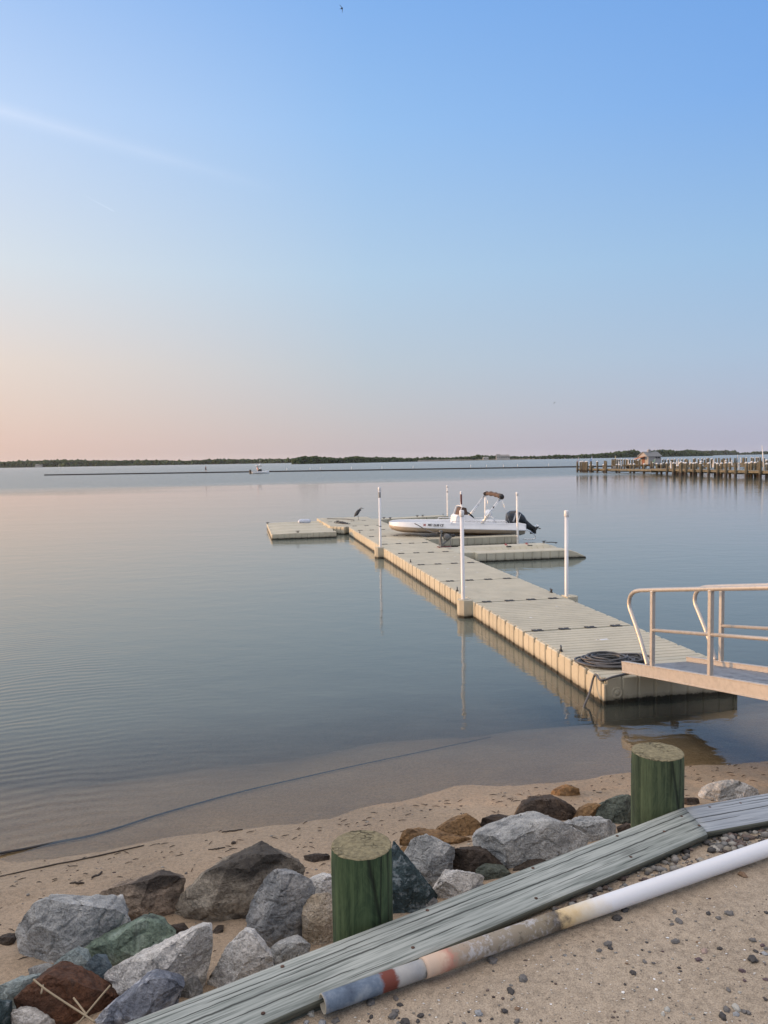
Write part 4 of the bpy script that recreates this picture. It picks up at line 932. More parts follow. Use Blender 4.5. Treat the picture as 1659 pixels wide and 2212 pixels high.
# gangway from the dock up to the bank
def gangway():
    d = V((.185, -.983, 0)).normalized(); nx = V((.983, .185, 0)).normalized(); W = .86
    z0 = .40; sl = .175; T1 = 4.72; base = V((2.88, 9.14, 0))
    def G(t, w, h): return base+d*t+nx*w+V((0, 0, z0+sl*t+h))
    o = thing('gangway', 'aluminium gangway with tube railings leading from the dock to the shore', 'gangway', (base.x, base.y, z0))
    Zu = V((0, 0, 1)); dirn = (G(1, 0, 0)-G(0, 0, 0)).normalized(); up = nx.cross(dirn).normalized()
    up = up if up.z > 0 else -up
    for w in (0, W):
        mb = MB(); a, b = G(-.04, w, .055), G(T1, w, .055); mb.bar(a, b, .045, .125, .004); mb.bar(a+V((0, 0, .067))+nx*.0, b+V((0, 0, .067)), .058, .012, .002); mb.bar(a-V((0, 0, .058)), b-V((0, 0, .058)), .06, .014, .002)
        mb.build('stringer', M_ALU, o)
        h = .86; pts = [G(.52, w, .12), G(.40, w, .34), G(.28, w, .53), G(.16, w, .70), G(.105, w, .78), G(.09, w, .85), G(.12, w, .92), G(.19, w, .965), G(.30, w, .985), G(.5, w, .99), G(1.5, w, .99), G(3, w, .99), G(T1, w, .99)]
        mb = MB(); mb.tube(smoothline(pts, 6), .024, 14); mb.build('handrail', M_ALU, o)
        for t in (.62, 1.70, 2.78, 3.86, 4.60):
            mb = MB(); a, b = G(t, w, .115), G(t, w, .968)
            R = Matrix((nx, d, Zu)).transposed(); mb.cbox((a+b)/2, (.042, .05, (b-a).length), .004, R); mb.lathe(b-V((0, 0, .004)), [(.034, 0), (.03, .012), (.02, .016)], 10); mb.build('post', M_ALU, o)
        mb = MB(); mb.tube([G(.62, w, .535), G(T1, w, .535)], .019, 12); mb.build('midrail', M_ALU, o)
    mb = MB(); a, b = G(-.03, W/2, .05), G(T1, W/2, .05)
    mb.bar(a, b, W-.05, .03, .003)
    for i in range(52):
        q = G(.02+i*.09, W/2, .069); mb.cbox(q, (W-.06, .022, .006), .001, Matrix((nx, dirn, up)).transposed())
    mb.build('tread_plate', simple('grey_tread', (.30, .33, .37), .55, .3), o)
    for t in (.5, 1.6, 2.7, 3.8, 4.4):
        mb = MB(); mb.bar(G(t, .02, .0), G(t, W-.02, .0), .05, .05, .003); mb.build('cross_beam', M_ALU, o)
    # rubber hinge block under the dock end
    mb = MB(MD); mb.cbox((.95, -.03, .30), (.09, .05, .06), .006); mb.build('hinge_block', M_BLACK, o)
gangway()
# ------------------------------------------------------------------ motorboat on its float
M_GEL = simple('white_gelcoat', (.70, .71, .72), .22, bump=.02, var=.03)
M_HULL = simple('shade_tan_gelcoat', (.40, .345, .285), .35, bump=.02, var=.05)  # lower hull's shade and warm bounce painted in as tan
M_FLOOR = simple('grey_white_deck', (.58, .60, .63), .5)
M_CANV = simple('brown_canvas', (.075, .047, .034), .85, bump=.4, bscale=200)
M_CHROME = simple('polished_rail', (.72, .72, .72), .25, .8, .04)
M_COWL = simple('dark_grey_cowling', (.030, .034, .042), .30, bump=.02)
M_STRAP = simple('grey_strap', (.35, .35, .36), .7)
def text_mesh(body, size, M, mat, name, parent, extr=.002, shear=0.0, bold=0.0):
    c = bpy.data.curves.new('lettering', 'FONT'); c.body = body; c.size = size; c.extrude = extr; c.shear = shear; c.align_x = 'CENTER'; c.align_y = 'CENTER'; c.offset = bold; c.resolution_u = 3
    t = bpy.data.objects.new('lettering', c); COL.objects.link(t)
    dg = bpy.context.evaluated_depsgraph_get(); me = bpy.data.meshes.new_from_object(t.evaluated_get(dg)); bpy.data.objects.remove(t); bpy.data.curves.remove(c)
    root = parent
    while root.parent: root = root.parent
    me.transform(root.matrix_basis.inverted() @ M); me.materials.clear(); me.materials.append(mat); me.name = name
    o = bpy.data.objects.new(name, me); COL.objects.link(o); o.parent = parent; return o
def boat():
    o = thing('motorboat', 'white motorboat with folded brown canopy and black outboard, hauled up on a float', 'boat', D(3.2, 18.2, 0), math.atan2(_n.y, _n.x))
    sc_ = 18.22
    ST = [(.92, .10, .80, .70, .62), (1.00, .32, .82, .685, .55), (1.15, .52, .835, .67, .485), (1.4, .70, .835, .655, .425), (1.8, .84, .82, .63, .39), (2.3, .93, .80, .60, .365), (3.0, .97, .775, .56, .32), (3.8, .98, .75, .52, .265), (4.6, .97, .715, .475, .21), (5.2, .95, .69, .44, .165), (5.66, .92, .66, .415, .13)]
    lo, hi, rim, fl = [], [], [], []
    for x, hb, gz, bz, kz in ST:
        cz = kz+(bz-kz)*.52
        half = [(0, kz), (hb*.40, kz+(cz-kz)*.55), (hb*.44, kz+(cz-kz)*.50), (hb*.86, cz), (hb*.90, cz+.012), (hb*.97, bz)]
        lo.append([V((x, sc_+s_*y, z)) for s_, y, z in [(-1, y, z) for y, z in half[::-1]]+[(1, y, z) for y, z in half[1:]]])
        h2 = [(hb*.97, bz-.004), (hb*1.03, bz+.004), (hb*1.035, bz+.035), (hb*1.0, bz+.05), (hb*.995, bz+(gz-bz)*.5), (hb*.955, bz+(gz-bz)*.56), (hb*.95, gz-.02), (hb*.93, gz), (max(.02, hb-.15), gz), (max(.015, hb-.17), gz-.02), (max(.01, hb-.19), gz-.16)]
        hi.append([[V((x, sc_+s_*y, z)) for y, z in h2] for s_ in (-1, 1)])
    mb = MB(MD); mb.loft(lo, True, caps=False, closed=False); L0 = len(lo[0])
    mb.f.append(list(range(len(mb.v)-L0, len(mb.v)))); mb.mi.append(0); mb.sm.append(False)
    mb.f.append(list(range(L0))); mb.mi.append(0); mb.sm.append(False)
    hull = mb.build('hull', M_HULL, o, fix=True)
    mb = MB(MD)
    for k in (0, 1): mb.loft([h[k] for h in hi], True, caps=False, closed=False)
    # rounded bow and flat transom in the white moulding
    a, b = hi[0][0], hi[0][1]
    o1 = mb.add(a, []); o2 = mb.add(b, []);
    for i in range(len(a)-1): mb.f.append([o1+i, o1+i+1, o2+i+1, o2+i]); mb.mi.append(0); mb.sm.append(True)
    mb.cbox((5.67, sc_, .50), (.05, 1.80, .30), .015)
    mb.build('topsides', M_GEL, o, fix=True)
    mb = MB(MD); mb.loft([[V((x, sc_-max(.01, hb-.185), gz-.13)), V((x, sc_, gz-.14)), V((x, sc_+max(.01, hb-.185), gz-.13))] for x, hb, gz, bz, kz in ST], True, caps=False, closed=False)
    mb.build('deck', M_FLOOR, o)
    mb = MB(MD)
    pr = [(3.24, .60), (3.28, .95), (3.34, 1.0), (3.72, 1.0), (3.80, .96), (3.98, .82), (4.02, .60)]
    mb.loft([[V((x, y, z)) for x, z in pr] for y in (sc_-.36, sc_-.34, sc_+.34, sc_+.36)], False); cons = mb.build('console', M_GEL, o)
    mb = MB(MD); mb.cbox((3.50, sc_-.365, .78), (.05, .012, .08), .002); mb.build('switch_panel', M_BLACK, cons)
    mb = MB(MD); mb.loft([[V((x, y, z)) for x, z in ((3.42, 1.0), (3.50, 1.24), (3.56, 1.27), (3.66, 1.25), (3.72, 1.0))] for y in (sc_-.33, sc_-.30, sc_+.30, sc_+.33)], False); mb.build('windscreen_cover', M_CANV, o)
    mb = MB(MD); mb.tube(smoothline([(3.38, sc_-.36, .99), (3.45, sc_-.36, 1.2), (3.50, sc_-.33, 1.30), (3.52, sc_, 1.315), (3.50, sc_+.33, 1.30), (3.45, sc_+.36, 1.2), (3.38, sc_+.36, .99)], 5), .014, 8); mb.build('grab_rail', M_GEL, o)
    mb = MB(MD); mb.lathe((3.9, sc_-.05, .95), [(.16, 0), (.175, .012), (.16, .024)], 18, V((.7, 0, .7))); mb.build('steering_wheel', M_BLACK, o)
    mb = MB(MD); mb.cbox((4.45, sc_-.15, .72), (.44, .62, .16), .05); mb.cbox((4.45, sc_-.15, .60), (.40, .56, .12), .02); st = mb.build('seat', M_GEL, o)
    mb = MB(MD); mb.blob((4.62, sc_+.1, .98), .17, 2, .05, 1, (.8, 1.2, 1)); mb.build('seat_back', M_GEL, o)
    mb = MB(MD)
    for y in (sc_-.2, sc_+.35):
        mb.tube([(4.45, y, .64), (4.80, y, .90)], .014, 6); mb.tube([(4.85, y, .62), (4.62, y, .92)], .014, 6)
    mb.build('seat_frame', M_CHROME, o)
    for s_, y0, y1 in ((-1, sc_-.93, sc_-.88), (1, sc_+.93, sc_+.88)):
        mb = MB(MD); dz = .0 if s_ < 0 else .03
        for q in (0, .07): mb.tube([(4.02+q, y0, .73), (4.72+q*.8, y1, 1.60+dz)], .019, 8)
        mb.tube([(4.78, y1, 1.60), (5.06, y0, .70)], .006, 5)
        mb.build('canopy_frame', M_CHROME, o)
        mb = MB(MD); mb.blob((4.78, y1, 1.66+dz), .075, 2, .5, 2, (1.2, .7, 1), 3.0*s_); mb.tube([(4.45, y0+.03, 1.27), (4.50, y0+.03, 1.30)], .026, 6); mb.build('canopy_strap', M_BLACK, o)
        mb = MB(MD); x0 = 2.92; pts = [(x0, y0, .76), (x0+.05, y0, .81), (x0+.14, y0, .835), (4.0, y0, .80), (4.85, y0, .765), (4.95, y0, .745), (5.0, y0, .70)]
        mb.tube(smoothline(pts, 4), .014, 7); mb.build('side_rail', M_CHROME, o)
    mb = MB(MD); pts = [(4.80, sc_-.9, 1.63), (4.82, sc_-.6, 1.655), (4.83, sc_-.2, 1.68), (4.83, sc_+.3, 1.70), (4.83, sc_+.9, 1.69)]
    pl = smoothline(pts, 5); mb.tube(pl, [.075+.018*math.sin(i*1.3) for i in range(len(pl))], 12); mb.build('folded_canopy', M_CANV, o)
    # outboard, tilted up
    m = thing('outboard_tmp', None, None) if False else None
    mb = MB(MD); c0 = V((5.50, sc_, .86)); rg = []
    for (x, z, rx, rz, ry) in ((5.27, .74, .03, .10, .10), (5.30, .80, .05, .20, .17), (5.42, .84, .10, .235, .20), (5.60, .86, .10, .225, .20), (5.78, .83, .10, .19, .19), (5.92, .76, .08, .15, .16), (6.0, .69, .05, .10, .12)):
        rg.append([V((x, sc_+ry*math.copysign(abs(math.cos(a))**.7, math.cos(a)), z+rz*math.copysign(abs(math.sin(a))**.75, math.sin(a)))) for a in [2*math.pi*k/22 for k in range(22)]])
    mb.loft(rg, True); cw = mb.build('engine_cowling', M_COWL, o)
    mb = MB(MD); rg = []
    for (x, z, w_, h_) in ((5.86, .66, .16, .16), (6.05, .54, .11, .12), (6.2, .44, .08, .10), (6.34, .36, .06, .09)):
        d_ = V((.75, 0, -.66)); e_ = V((.66, 0, .75)); rg.append([V((x, sc_, z))+e_*(h_*a)+V((0, b*w_*.6, 0)) for a, b in ((1, .3), (1.1, 0), (1, -.3), (0, -1), (-1, -.3), (-1.1, 0), (-1, .3), (0, 1))])
    mb.loft(rg, True); mb.build('engine_leg', M_BLACK, o)
    mb = MB(MD); mb.lathe((6.28, sc_, .24), [(.008, 0), (.035, .05), (.05, .14), (.045, .26), (.03, .33)], 14, V((.55, 0, .60))); mb.prism([(6.18, sc_-.008), (6.42, sc_-.008), (6.42, sc_+.008), (6.18, sc_+.008)], .20, .30); mb.cbox((6.22, sc_, .44), (.26, .14, .018), .005, Matrix.Rotation(.7, 3, 'Y')); mb.build('gearcase', M_BLACK, o)
    mb = MB(MD); ax = V((.68, 0, .73)); x_ = V((0, 1, 0)); y_ = ax.cross(x_); c0 = V((6.47, sc_, .46))
    for k in range(3):
        a = k*2.094+.4; r_ = x_*math.cos(a)+y_*math.sin(a); tn = ax.cross(r_)
        q = [c0+r_*.03-tn*.02, c0+r_*.12-tn*.06+ax*.03, c0+r_*.15+ax*.01, c0+r_*.11+tn*.05-ax*.03, c0+r_*.03+tn*.02]
        mb.add(q+[p+ax*.008 for p in q], [(0, 1, 2, 3, 4), (9, 8, 7, 6, 5)]+[(i, (i+1) % 5, 5+(i+1) % 5, 5+i) for i in range(5)])
    mb.lathe(c0-ax*.06, [(.035, 0), (.035, .10), (.01, .14)], 10, ax); mb.build('propeller', M_CHROME, o)
    mb = MB(MD); mb.tube(smoothline([(5.70, sc_-.55, .42), (5.9, sc_-.55, .38), (6.14, sc_-.55, .22), (6.16, sc_-.55, .10), (6.0, sc_-.55, .06), (5.72, sc_-.55, .08)], 5), .016, 8); mb.build('boarding_ladder', M_CHROME, o)
    # lettering
    ys = sc_-.985
    Rx = MD @ Matrix.Translation(V((2.34, sc_-.945, .725))) @ Matrix.Rotation(math.radians(90), 4, 'X') @ Matrix.Rotation(math.radians(-2.5), 4, 'Z')
    Rx = MD @ Matrix.Translation(V((2.36, sc_-.962, .722))) @ Matrix.Rotation(.062, 4, 'Z').inverted() @ Matrix.Rotation(math.radians(-2.6), 4, 'Y').inverted() @ Matrix.Rotation(math.radians(90), 4, 'X')
    text_mesh('MD 2638 CE', .105, Rx, M_BLACK, 'registration_number', o, .004, .18, .0035)
    mb = MB(Rx); mb.cbox((-.385, .0, .003), (.085, .075, .006), .001); mb.build('registration_sticker', simple('pink_sticker', (.50, .22, .20), .5), o)
    Ry = MD @ Matrix.Translation(V((5.52, sc_-.202, .85))) @ Matrix.Rotation(math.radians(90), 4, 'X') @ Matrix.Rotation(math.radians(72), 4, 'Z')
    text_mesh('YAMAHA', .085, Ry, M_GEL, 'engine_lettering', o, .006, .15, .002)
    mb = MB(MD); mb.bar((5.64, sc_-.204, .70), (5.74, sc_-.20, .96), .012, .022); mb.build('engine_stripe', M_GEL, o)
    return o
boat()
rope_obj('bow_strap', [D(1.62, 17.26, .80), D(1.72, 17.0, .74), D(1.78, 16.2, .66), D(1.70, 14.9, .70), D(1.70, 14.25, .755)], .016, M_BLACK, 'black strap running from the boat bow down to the winch stand', 'strap', 6)
# winch stand
def winch():
    o = thing('winch_stand', 'grey steel winch stand with a red foot on the dock edge', 'winch', D(1.74, 14.1, DZ), math.atan2(_n.y, _n.x))
    mg = simple('galvanised_steel', (.17, .17, .165), .5, .5); y = 14.1
    mb = MB(MD); mb.bar((1.64, y-.12, DZ+.012), (1.64, y+.12, DZ+.012), .03, .024); mb.bar((1.64, y, DZ+.012), (2.02, y, DZ+.012), .05, .024); mb.bar((2.0, y-.12, DZ+.012), (2.0, y+.12, DZ+.012), .03, .024); mb.build('base', simple('red_steel', (.15, .05, .045), .6), o)
    mb = MB(MD); mb.bar((1.735, y, DZ+.02), (1.71, y, .80), .05, .05, .004, V((0, 1, 0))); mb.bar((1.63, y-.08, DZ+.02), (1.69, y-.02, .66), .018, .018); mb.cbox((1.72, y, .80), (.10, .09, .07), .01); mb.build('post', mg, o)
    mb = MB(MD); mb.bar((1.76, y, .40), (2.08, y, .66), .05, .04, .004, V((0, 1, 0))); mb.bar((2.0, y-.1, DZ+.02), (1.99, y-.02, .58), .016, .016); mb.build('arm', mg, o)
    mb = MB(MD); mb.lathe((1.90, y-.06, .63), [(.03, 0), (.105, .0), (.105, .012), (.05, .014), (.05, .09), (.105, .092), (.105, .104), (.03, .104)], 20, V((0, 1, 0))); mb.build('drum', mg, o)
    mb = MB(MD); mb.blob((2.10, y, .665), .055, 2, .3, 1, (1.2, .8, .9)); mb.build('roller_head', M_BLACK, o)
    mb = MB(MD); mb.blob((1.66, y+.02, .76), .05, 2, .3, 1.5, (1.5, .7, .6)); mb.build('strap_hook', M_BLACK, o)
winch()
rope_obj('winch_cable', [D(2.12, 14.1, .66), D(2.6, 14.4, .60), D(3.6, 15.2, .52), D(4.4, 15.9, .45), D(5.0, 16.7, .36)], .011, M_BLACK, 'dark cable stretched from the winch toward the boat float end', 'cable', 6)
# ------------------------------------------------------------------ birds and people
def skin_mesh(name, verts, edges, radii, mat, parent, sub=2, root=0):
    me = bpy.data.meshes.new(name); me.from_pydata([tuple(v) for v in verts], edges, [])
    o = bpy.data.objects.new(name, me); COL.objects.link(o)
    md = o.modifiers.new('skin', 'SKIN'); md.use_smooth_shade = True
    for i, r in enumerate(radii):
        sv = me.skin_vertices[0].data[i]; sv.radius = r if isinstance(r, tuple) else (r, r); sv.use_root = (i == root)
    ms = o.modifiers.new('sub', 'SUBSURF'); ms.levels = sub; ms.render_levels = sub
    dg = bpy.context.evaluated_depsgraph_get(); m2 = bpy.data.meshes.new_from_object(o.evaluated_get(dg)); bpy.data.objects.remove(o); bpy.data.meshes.remove(me)
    m2.name = name; m2.materials.clear(); m2.materials.append(mat)
    if parent is not None:
        root_ = parent
        while root_.parent: root_ = root_.parent
        m2.transform(root_.matrix_basis.inverted())
    m2.polygons.foreach_set('use_smooth', [True]*len(m2.polygons))
    x = bpy.data.objects.new(name, m2); COL.objects.link(x)
    if parent is not None: x.parent = parent
    return x
def heron():
    o = thing('heron', 'grey heron standing on one leg near the dock head, neck drawn in', 'bird', D(.92, 25.67, DZ), math.atan2(_n.y, _n.x))
    P = lambda w, z, y=0.0: D(.92+w, 25.67+y, DZ+z)
    tb = NT('heron_plumage'); n = tb.noise(tb.coord('Object', (1, 1, .5)), 34, 4); tb.pbr(tb.ramp(n, [(.35, (.018, .020, .024)), (.6, (.050, .055, .062)), (.8, (.11, .115, .12))]), .8)
    vs = [P(-.175, .165), P(-.125, .245), P(-.05, .34), P(.03, .43), P(.085, .475), P(.115, .455), P(.125, .415), P(.085, .485), P(.09, .525), P(.13, .545), P(.155, .545), P(.20, .53), P(.285, .505)]
    ed = [(0, 1), (1, 2), (2, 3), (3, 4), (4, 5), (5, 6), (4, 7), (7, 8), (8, 9), (9, 10), (10, 11), (11, 12)]
    rd = [.018, .050, .075, .080, .062, .046, .026, .030, .028, .027, .021, .013, .004]
    skin_mesh('body', vs, ed, rd, tb.m, o, 2, 2)
    wh = simple('pale_feathers', (.42, .42, .40), .8)
    mb = MB(); mb.blob(P(.105, .535), .030, 2, .2, 2, (1.25, 1.0, .75)); mb.build('face_patch', wh, o)
    for sd in (-1, 1):
        mb = MB(Matrix.Translation(P(-.035, .335, .05*sd)) @ MD.to_3x3().to_4x4() @ Matrix.Rotation(math.radians(36), 4, 'Y')); mb.blob((0, 0, 0), .10, 2, .06, 1, (.72, .42, 1.75), 2.0); mb.build('wing', tb.m, o)
    lg = simple('horn_grey_leg', (.06, .055, .05), .6)
    mb = MB(); mb.tube([P(-.01, .30), P(-.005, .20), P(.0, .19), P(.012, .015)], [.018, .009, .010, .007], 8)
    for a in (-.5, 0, .5, 3.1): mb.tube([P(.012, .008), P(.012+.07*math.cos(a), .004, .07*math.sin(a))], [.006, .003], 6)
    mb.build('leg', lg, o)
heron()
def flyer(name, p, Y, s_, label, M):
    c = atd(*p, Y); o = thing(name, label, 'bird', c)
    mk = simple(name+'_feathers', (.012, .012, .016), .8)
    vs = [c+M @ V(q)*s_ for q in ((-.16, 0, 0), (-.05, 0, 0), (.06, 0, 0), (.15, 0, .01), (.0, .14, .05), (-.06, .30, .03), (-.14, .46, -.01), (.0, -.14, .05), (-.06, -.30, .03), (-.14, -.46, -.01), (-.27, .02, 0))]
    skin_mesh('body', vs, [(0, 1), (1, 2), (2, 3), (0, 10), (2, 4), (4, 5), (5, 6), (2, 7), (7, 8), (8, 9)], [x*s_ for x in (.03, .055, .055, .03, .035, .03, .012, .035, .03, .012, .02)], mk, o, 1, 1)
RB = Matrix((CR, -_fw, CU)).transposed()
flyer('flying_bird', (738.5, 18), 32, .32, 'small dark bird flying high against the blue sky', RB @ Matrix.Rotation(1.1, 3, 'X') @ Matrix.Rotation(.35, 3, 'Z'))
flyer('flying_bird', (1198, 870), 120, .62, 'tiny grey bird low over the far shore sky', RB @ Matrix.Rotation(.5, 3, 'X') @ Matrix.Rotation(-.3, 3, 'Z'))
# ------------------------------------------------------------------ marina on the right
K1 = PW/3024
def c1(x, y): return ((2240+x/4.1475)*K1, (1740+y/4.1475)*K1)
def c2(x, y): return ((2624+x/4.1475)*K1, (1740+y/4.1475)*K1)
def at_top(p, zt):
    """the point on the ray through p that is zt above the water, with its distance kept in the marina's range"""
    d = ray(*p); t = (zt-CAMH)/d.z if d.z < -1e-5 else 400
    q = CAM+d*t; return q
M_MPILE = None
def mpile_mat():
    t = NT('marina_pile'); v = t.coord('World'); z = t.n('ShaderNodeSeparateXYZ'); t.l(v, z.inputs[0])
    n = t.noise(t.coord('World', (3, 3, .4)), 2.2, 4); c = t.ramp(n, [(.3, (.045, .040, .028)), (.5, (.088, .078, .052)), (.72, (.14, .122, .080))])
    w = t.ramp(t.math('ADD', z.outputs['Z'], t.math('MULTIPLY_ADD', n, .3, -.15)), [(.40, 1), (.58, 0)]); c = t.mix(w, c, (.03, .024, .018))
    t.pbr(c, .85); return t.m
M_MPILE = mpile_mat()
M_CAPW = simple('white_pile_cap', (.52, .53, .54), .4)
M_PLANK = simple('pier_planks', (.17, .155, .115), .85, 0, .25, 2.5)
M_FASC = simple('pier_fascia', (.12, .105, .068), .85, 0, .25, 1.5)
MP_G = 'marina pilings'
_mp = {}
def marina_pile(q, zt, cap, r=.19):
    key = cap
    if key not in _mp:
        o = thing('marina_piling', 'x', 'piling', (0, 0, 0), 0, MP_G)
        mb = MB(); rg = []
        for i in range(8):
            z = -1.5+3.5*i/7; rg.append([V(((r+.012*noise.noise(V((math.cos(a), math.sin(a), z))))*math.cos(a), r*math.sin(a), z)) for a in [2*math.pi*k/12 for k in range(12)]])
        mb.loft(rg, True); mb.build('shaft', M_MPILE, o)
        if cap:
            mb = MB(); mb.lathe((0, 0, 1.985), [(r*1.10, 0), (r*1.14, .03), (r*1.12, .07), (r*.5, .17), (.001, .21)], 12); mb.build('cap', M_CAPW, o)
        _mp[key] = [o, False]
    src, used = _mp[key]; zs = zt/2.0-(.0)
    M = Matrix.Translation(V((q.x, q.y, zt-2.0-(.15 if cap else 0)))) @ Matrix.Rotation(rnd.uniform(0, 6), 4, 'Z') @ Matrix.Rotation(rnd.uniform(-.012, .012), 4, 'X')
    if not used: src.matrix_basis = M; _mp[key][1] = True; o = src
    else: o = copy_tree(src, M)
    return o
PILES = []   # (crop fn, x, y_top, z_top, cap, where)
for x, y, cap in ((10,335,1),(115,335,1),(222,335,1),(318,332,1),(447,338,1),(562,340,1),(690,336,1),(838,343,1),(975,330,1),(1130,350,0),(1305,330,1),(1535,305,0)): PILES.append((c2, x, y, 2.08, cap, 'front'))
for x, y, cap in ((285,332,1),(402,335,1),(140,340,1),(485,330,1),(900,338,1),(1040,330,1),(1355,335,1),(1455,325,1),(1500,330,0),(180,378,1),(270,385,1),(585,375,1),(866,372,1),(800,332,1),(1395,318,1),(1640,345,1)): PILES.append((c2, x, y, 2.02, cap, 'second'))
for x, y, cap in ((30,275,1),(80,278,1),(102,278,1),(140,275,1),(200,277,1),(255,275,1),(305,275,1),(327,282,0),(347,288,0),(445,270,1),(468,268,0),(523,272,1),(585,264,1),(625,276,1),(665,262,1),(690,264,0),(735,272,1),(752,264,1),(810,268,0),(858,262,0),(905,285,0),(930,266,0),(948,272,0),(970,300,1),(992,268,0),(1043,258,0),(1120,264,0),(1250,257,0),(1270,260,0),(1305,252,1),(1390,248,1),(1420,256,1),(1472,247,1),(1500,248,1),(1535,252,0),(1595,256,1),(1640,287,1),(243,318,1),(568,312,1)): PILES.append((c2, x, y, 2.1, cap, 'far'))
for x, y, cap in ((138,318,0),(190,315,1),(225,312,1),(252,322,0),(276,315,1),(297,312,1),(362,315,0),(466,312,1),(588,306,0),(608,313,0)): PILES.append((c1, x, y, 2.36, cap, 'head'))
for x, y, cap in ((347,370,1),(390,372,1),(568,365,1),(780,362,1),(825,366,1),(1005,355,1),(1065,354,1),(1230,353,1),(1440,345,1),(1512,350,1)): PILES.append((c1, x, y, 1.55, cap, 'low'))
for x, y, cap in ((707,282,0),(730,287,0),(757,278,0),(788,276,1),(822,278,1),(862,276,1),(905,276,1),(940,276,1),(957,282,1),(985,281,1),(1030,279,1),(1070,281,1),(1105,272,1),(1125,294,1),(1155,273,1),(1158,300,1),(1087,303,0),(1205,287,1),(1258,294,1),(1330,272,1),(1375,270,1),(1345,308,0),(1375,332,1),(1432,276,1),(1470,288,0),(1535,281,1),(1572,281,1),(1540,335,1),(1603,340,1),(1625,280,1),(1480,348,0)): PILES.append((c1, x, y, 2.12, cap, 'mid'))
WHERE = {'front': 'wooden piling {}along the front edge of the nearest marina pier', 'second': 'wooden piling {}on the back side of the nearest marina pier', 'far': 'distant wooden piling {}among the rows behind the nearest marina pier', 'head': 'wooden piling {}at the seaward head of the marina pier', 'low': 'short wooden piling {}under the low middle marina walkway', 'mid': 'wooden piling {}on the middle marina pier near the little house'}
pq = {}
LA, LB, LC = unp(1246, 1019.8, 0), unp(1408, 1023.9, 0), unp(1612, 1031.3, 0)
def on_line(p, a, b, off=0.0):
    d = ray(*p); n_ = V((-(b-a).y, (b-a).x, 0)).normalized(); n_ = n_ if n_.y > 0 else -n_
    a2 = a+n_*off; t = (a2-CAM).dot(n_)/d.dot(n_); return CAM+d*t
def line_for(px): return (LA, LB) if px < 1400 else (LB, LC)
for fn, x, y, zt, cap, wh in PILES:
    q = at_top(fn(x, y), zt)
    if wh in ('front', 'second', 'head', 'low'):
        p_ = fn(x, y); q = on_line(p_, *line_for(p_[0]), {'front': 0, 'second': 2.5, 'head': 0, 'low': 2.0}[wh]); zt = q.z
    elif wh == 'mid': q = atd(*fn(x, y), rnd.uniform(165, 195)); zt = q.z
    if q.y > 260: q = atd(*fn(x, y), 230); zt = q.z
    o = marina_pile(q, zt+(.0), cap); o['label'] = WHERE[wh].format('with a white cone cap ' if cap else 'without a cap ')
    pq.setdefault(wh, []).append(q)
def pier(name, label, pts, width, z, side=1, grp='marina piers'):
    pts = [V((p.x, p.y, 0)) for p in pts]; o = thing(name, label, 'pier', pts[0], 0, grp)
    mb = MB(); mf = MB()
    for a, b in zip(pts, pts[1:]):
        d = (b-a).normalized(); nn = V((-d.y, d.x, 0))*side; L = (b-a).length
        n = max(1, int(L/.5))
        for i in range(n):
            c = a+d*(L*(i+.5)/n)+nn*(width/2+.22); R = Matrix((d, nn, V((0, 0, 1)))).transposed()
            mb.cbox(c+V((0, 0, z-.02)), (L/n-.03, width-.04, .05), .0, R)
        for off in (.21, width+.20):
            mf.bar(a+nn*off+V((0, 0, z-.19)), b+nn*off+V((0, 0, z-.16)), .07, .23)
        n = max(1, int(L/3))
        for i in range(n+1):
            c = a+d*(L*i/n); mf.bar(c+nn*.1+V((0, 0, z-.42)), c+nn*(width+.3)+V((0, 0, z-.42)), .12, .16)
    mb.build('deck_planks', M_PLANK, o); mf.build('beams', M_FASC, o); return o
def srt(w): return sorted(pq[w], key=lambda p: -p.y)
pier('marina_pier', 'nearest marina pier with a sunlit timber edge', [LB+(LB-LC)*.03, LC+(LC-LB)*.9], 2.1, .86, -1 if (LC-LB).y < 0 and False else 1)
pier('marina_pier', 'low dark marina walkway reaching left from the front pier', [LA+(LA-LB)*.01, LB+(LA-LB)*.02], 1.7, .72, 1)
md = sorted(pq['mid'], key=lambda p: p.x/p.y)
P_a = atd(*c1(690, 390), 185); P_b = atd(*c1(1659, 385), 178); P_c = atd(*c2(1659, 345), 160)
pier('marina_pier', 'middle marina pier that carries the little house', [V((P_a.x, P_a.y, 0)), V((P_b.x, P_b.y, 0)), V((P_c.x, P_c.y, 0))], 2.6, .95, 1)
for i, (xx, y0, y1, D0, D1, lb) in enumerate(((0, 395, 350, 150, 138, 'second marina pier row with dark slips behind the front edge'), (0, 355, 318, 205, 190, 'farthest dark marina pier along the back row'))):
    a = atd(*c2(-250 if i else 20, y0), D0); b = atd(*c2(1700, y1), D1); a.z = b.z = 0
    pier('marina_pier', lb, [a, b], 1.8, .9, 1)
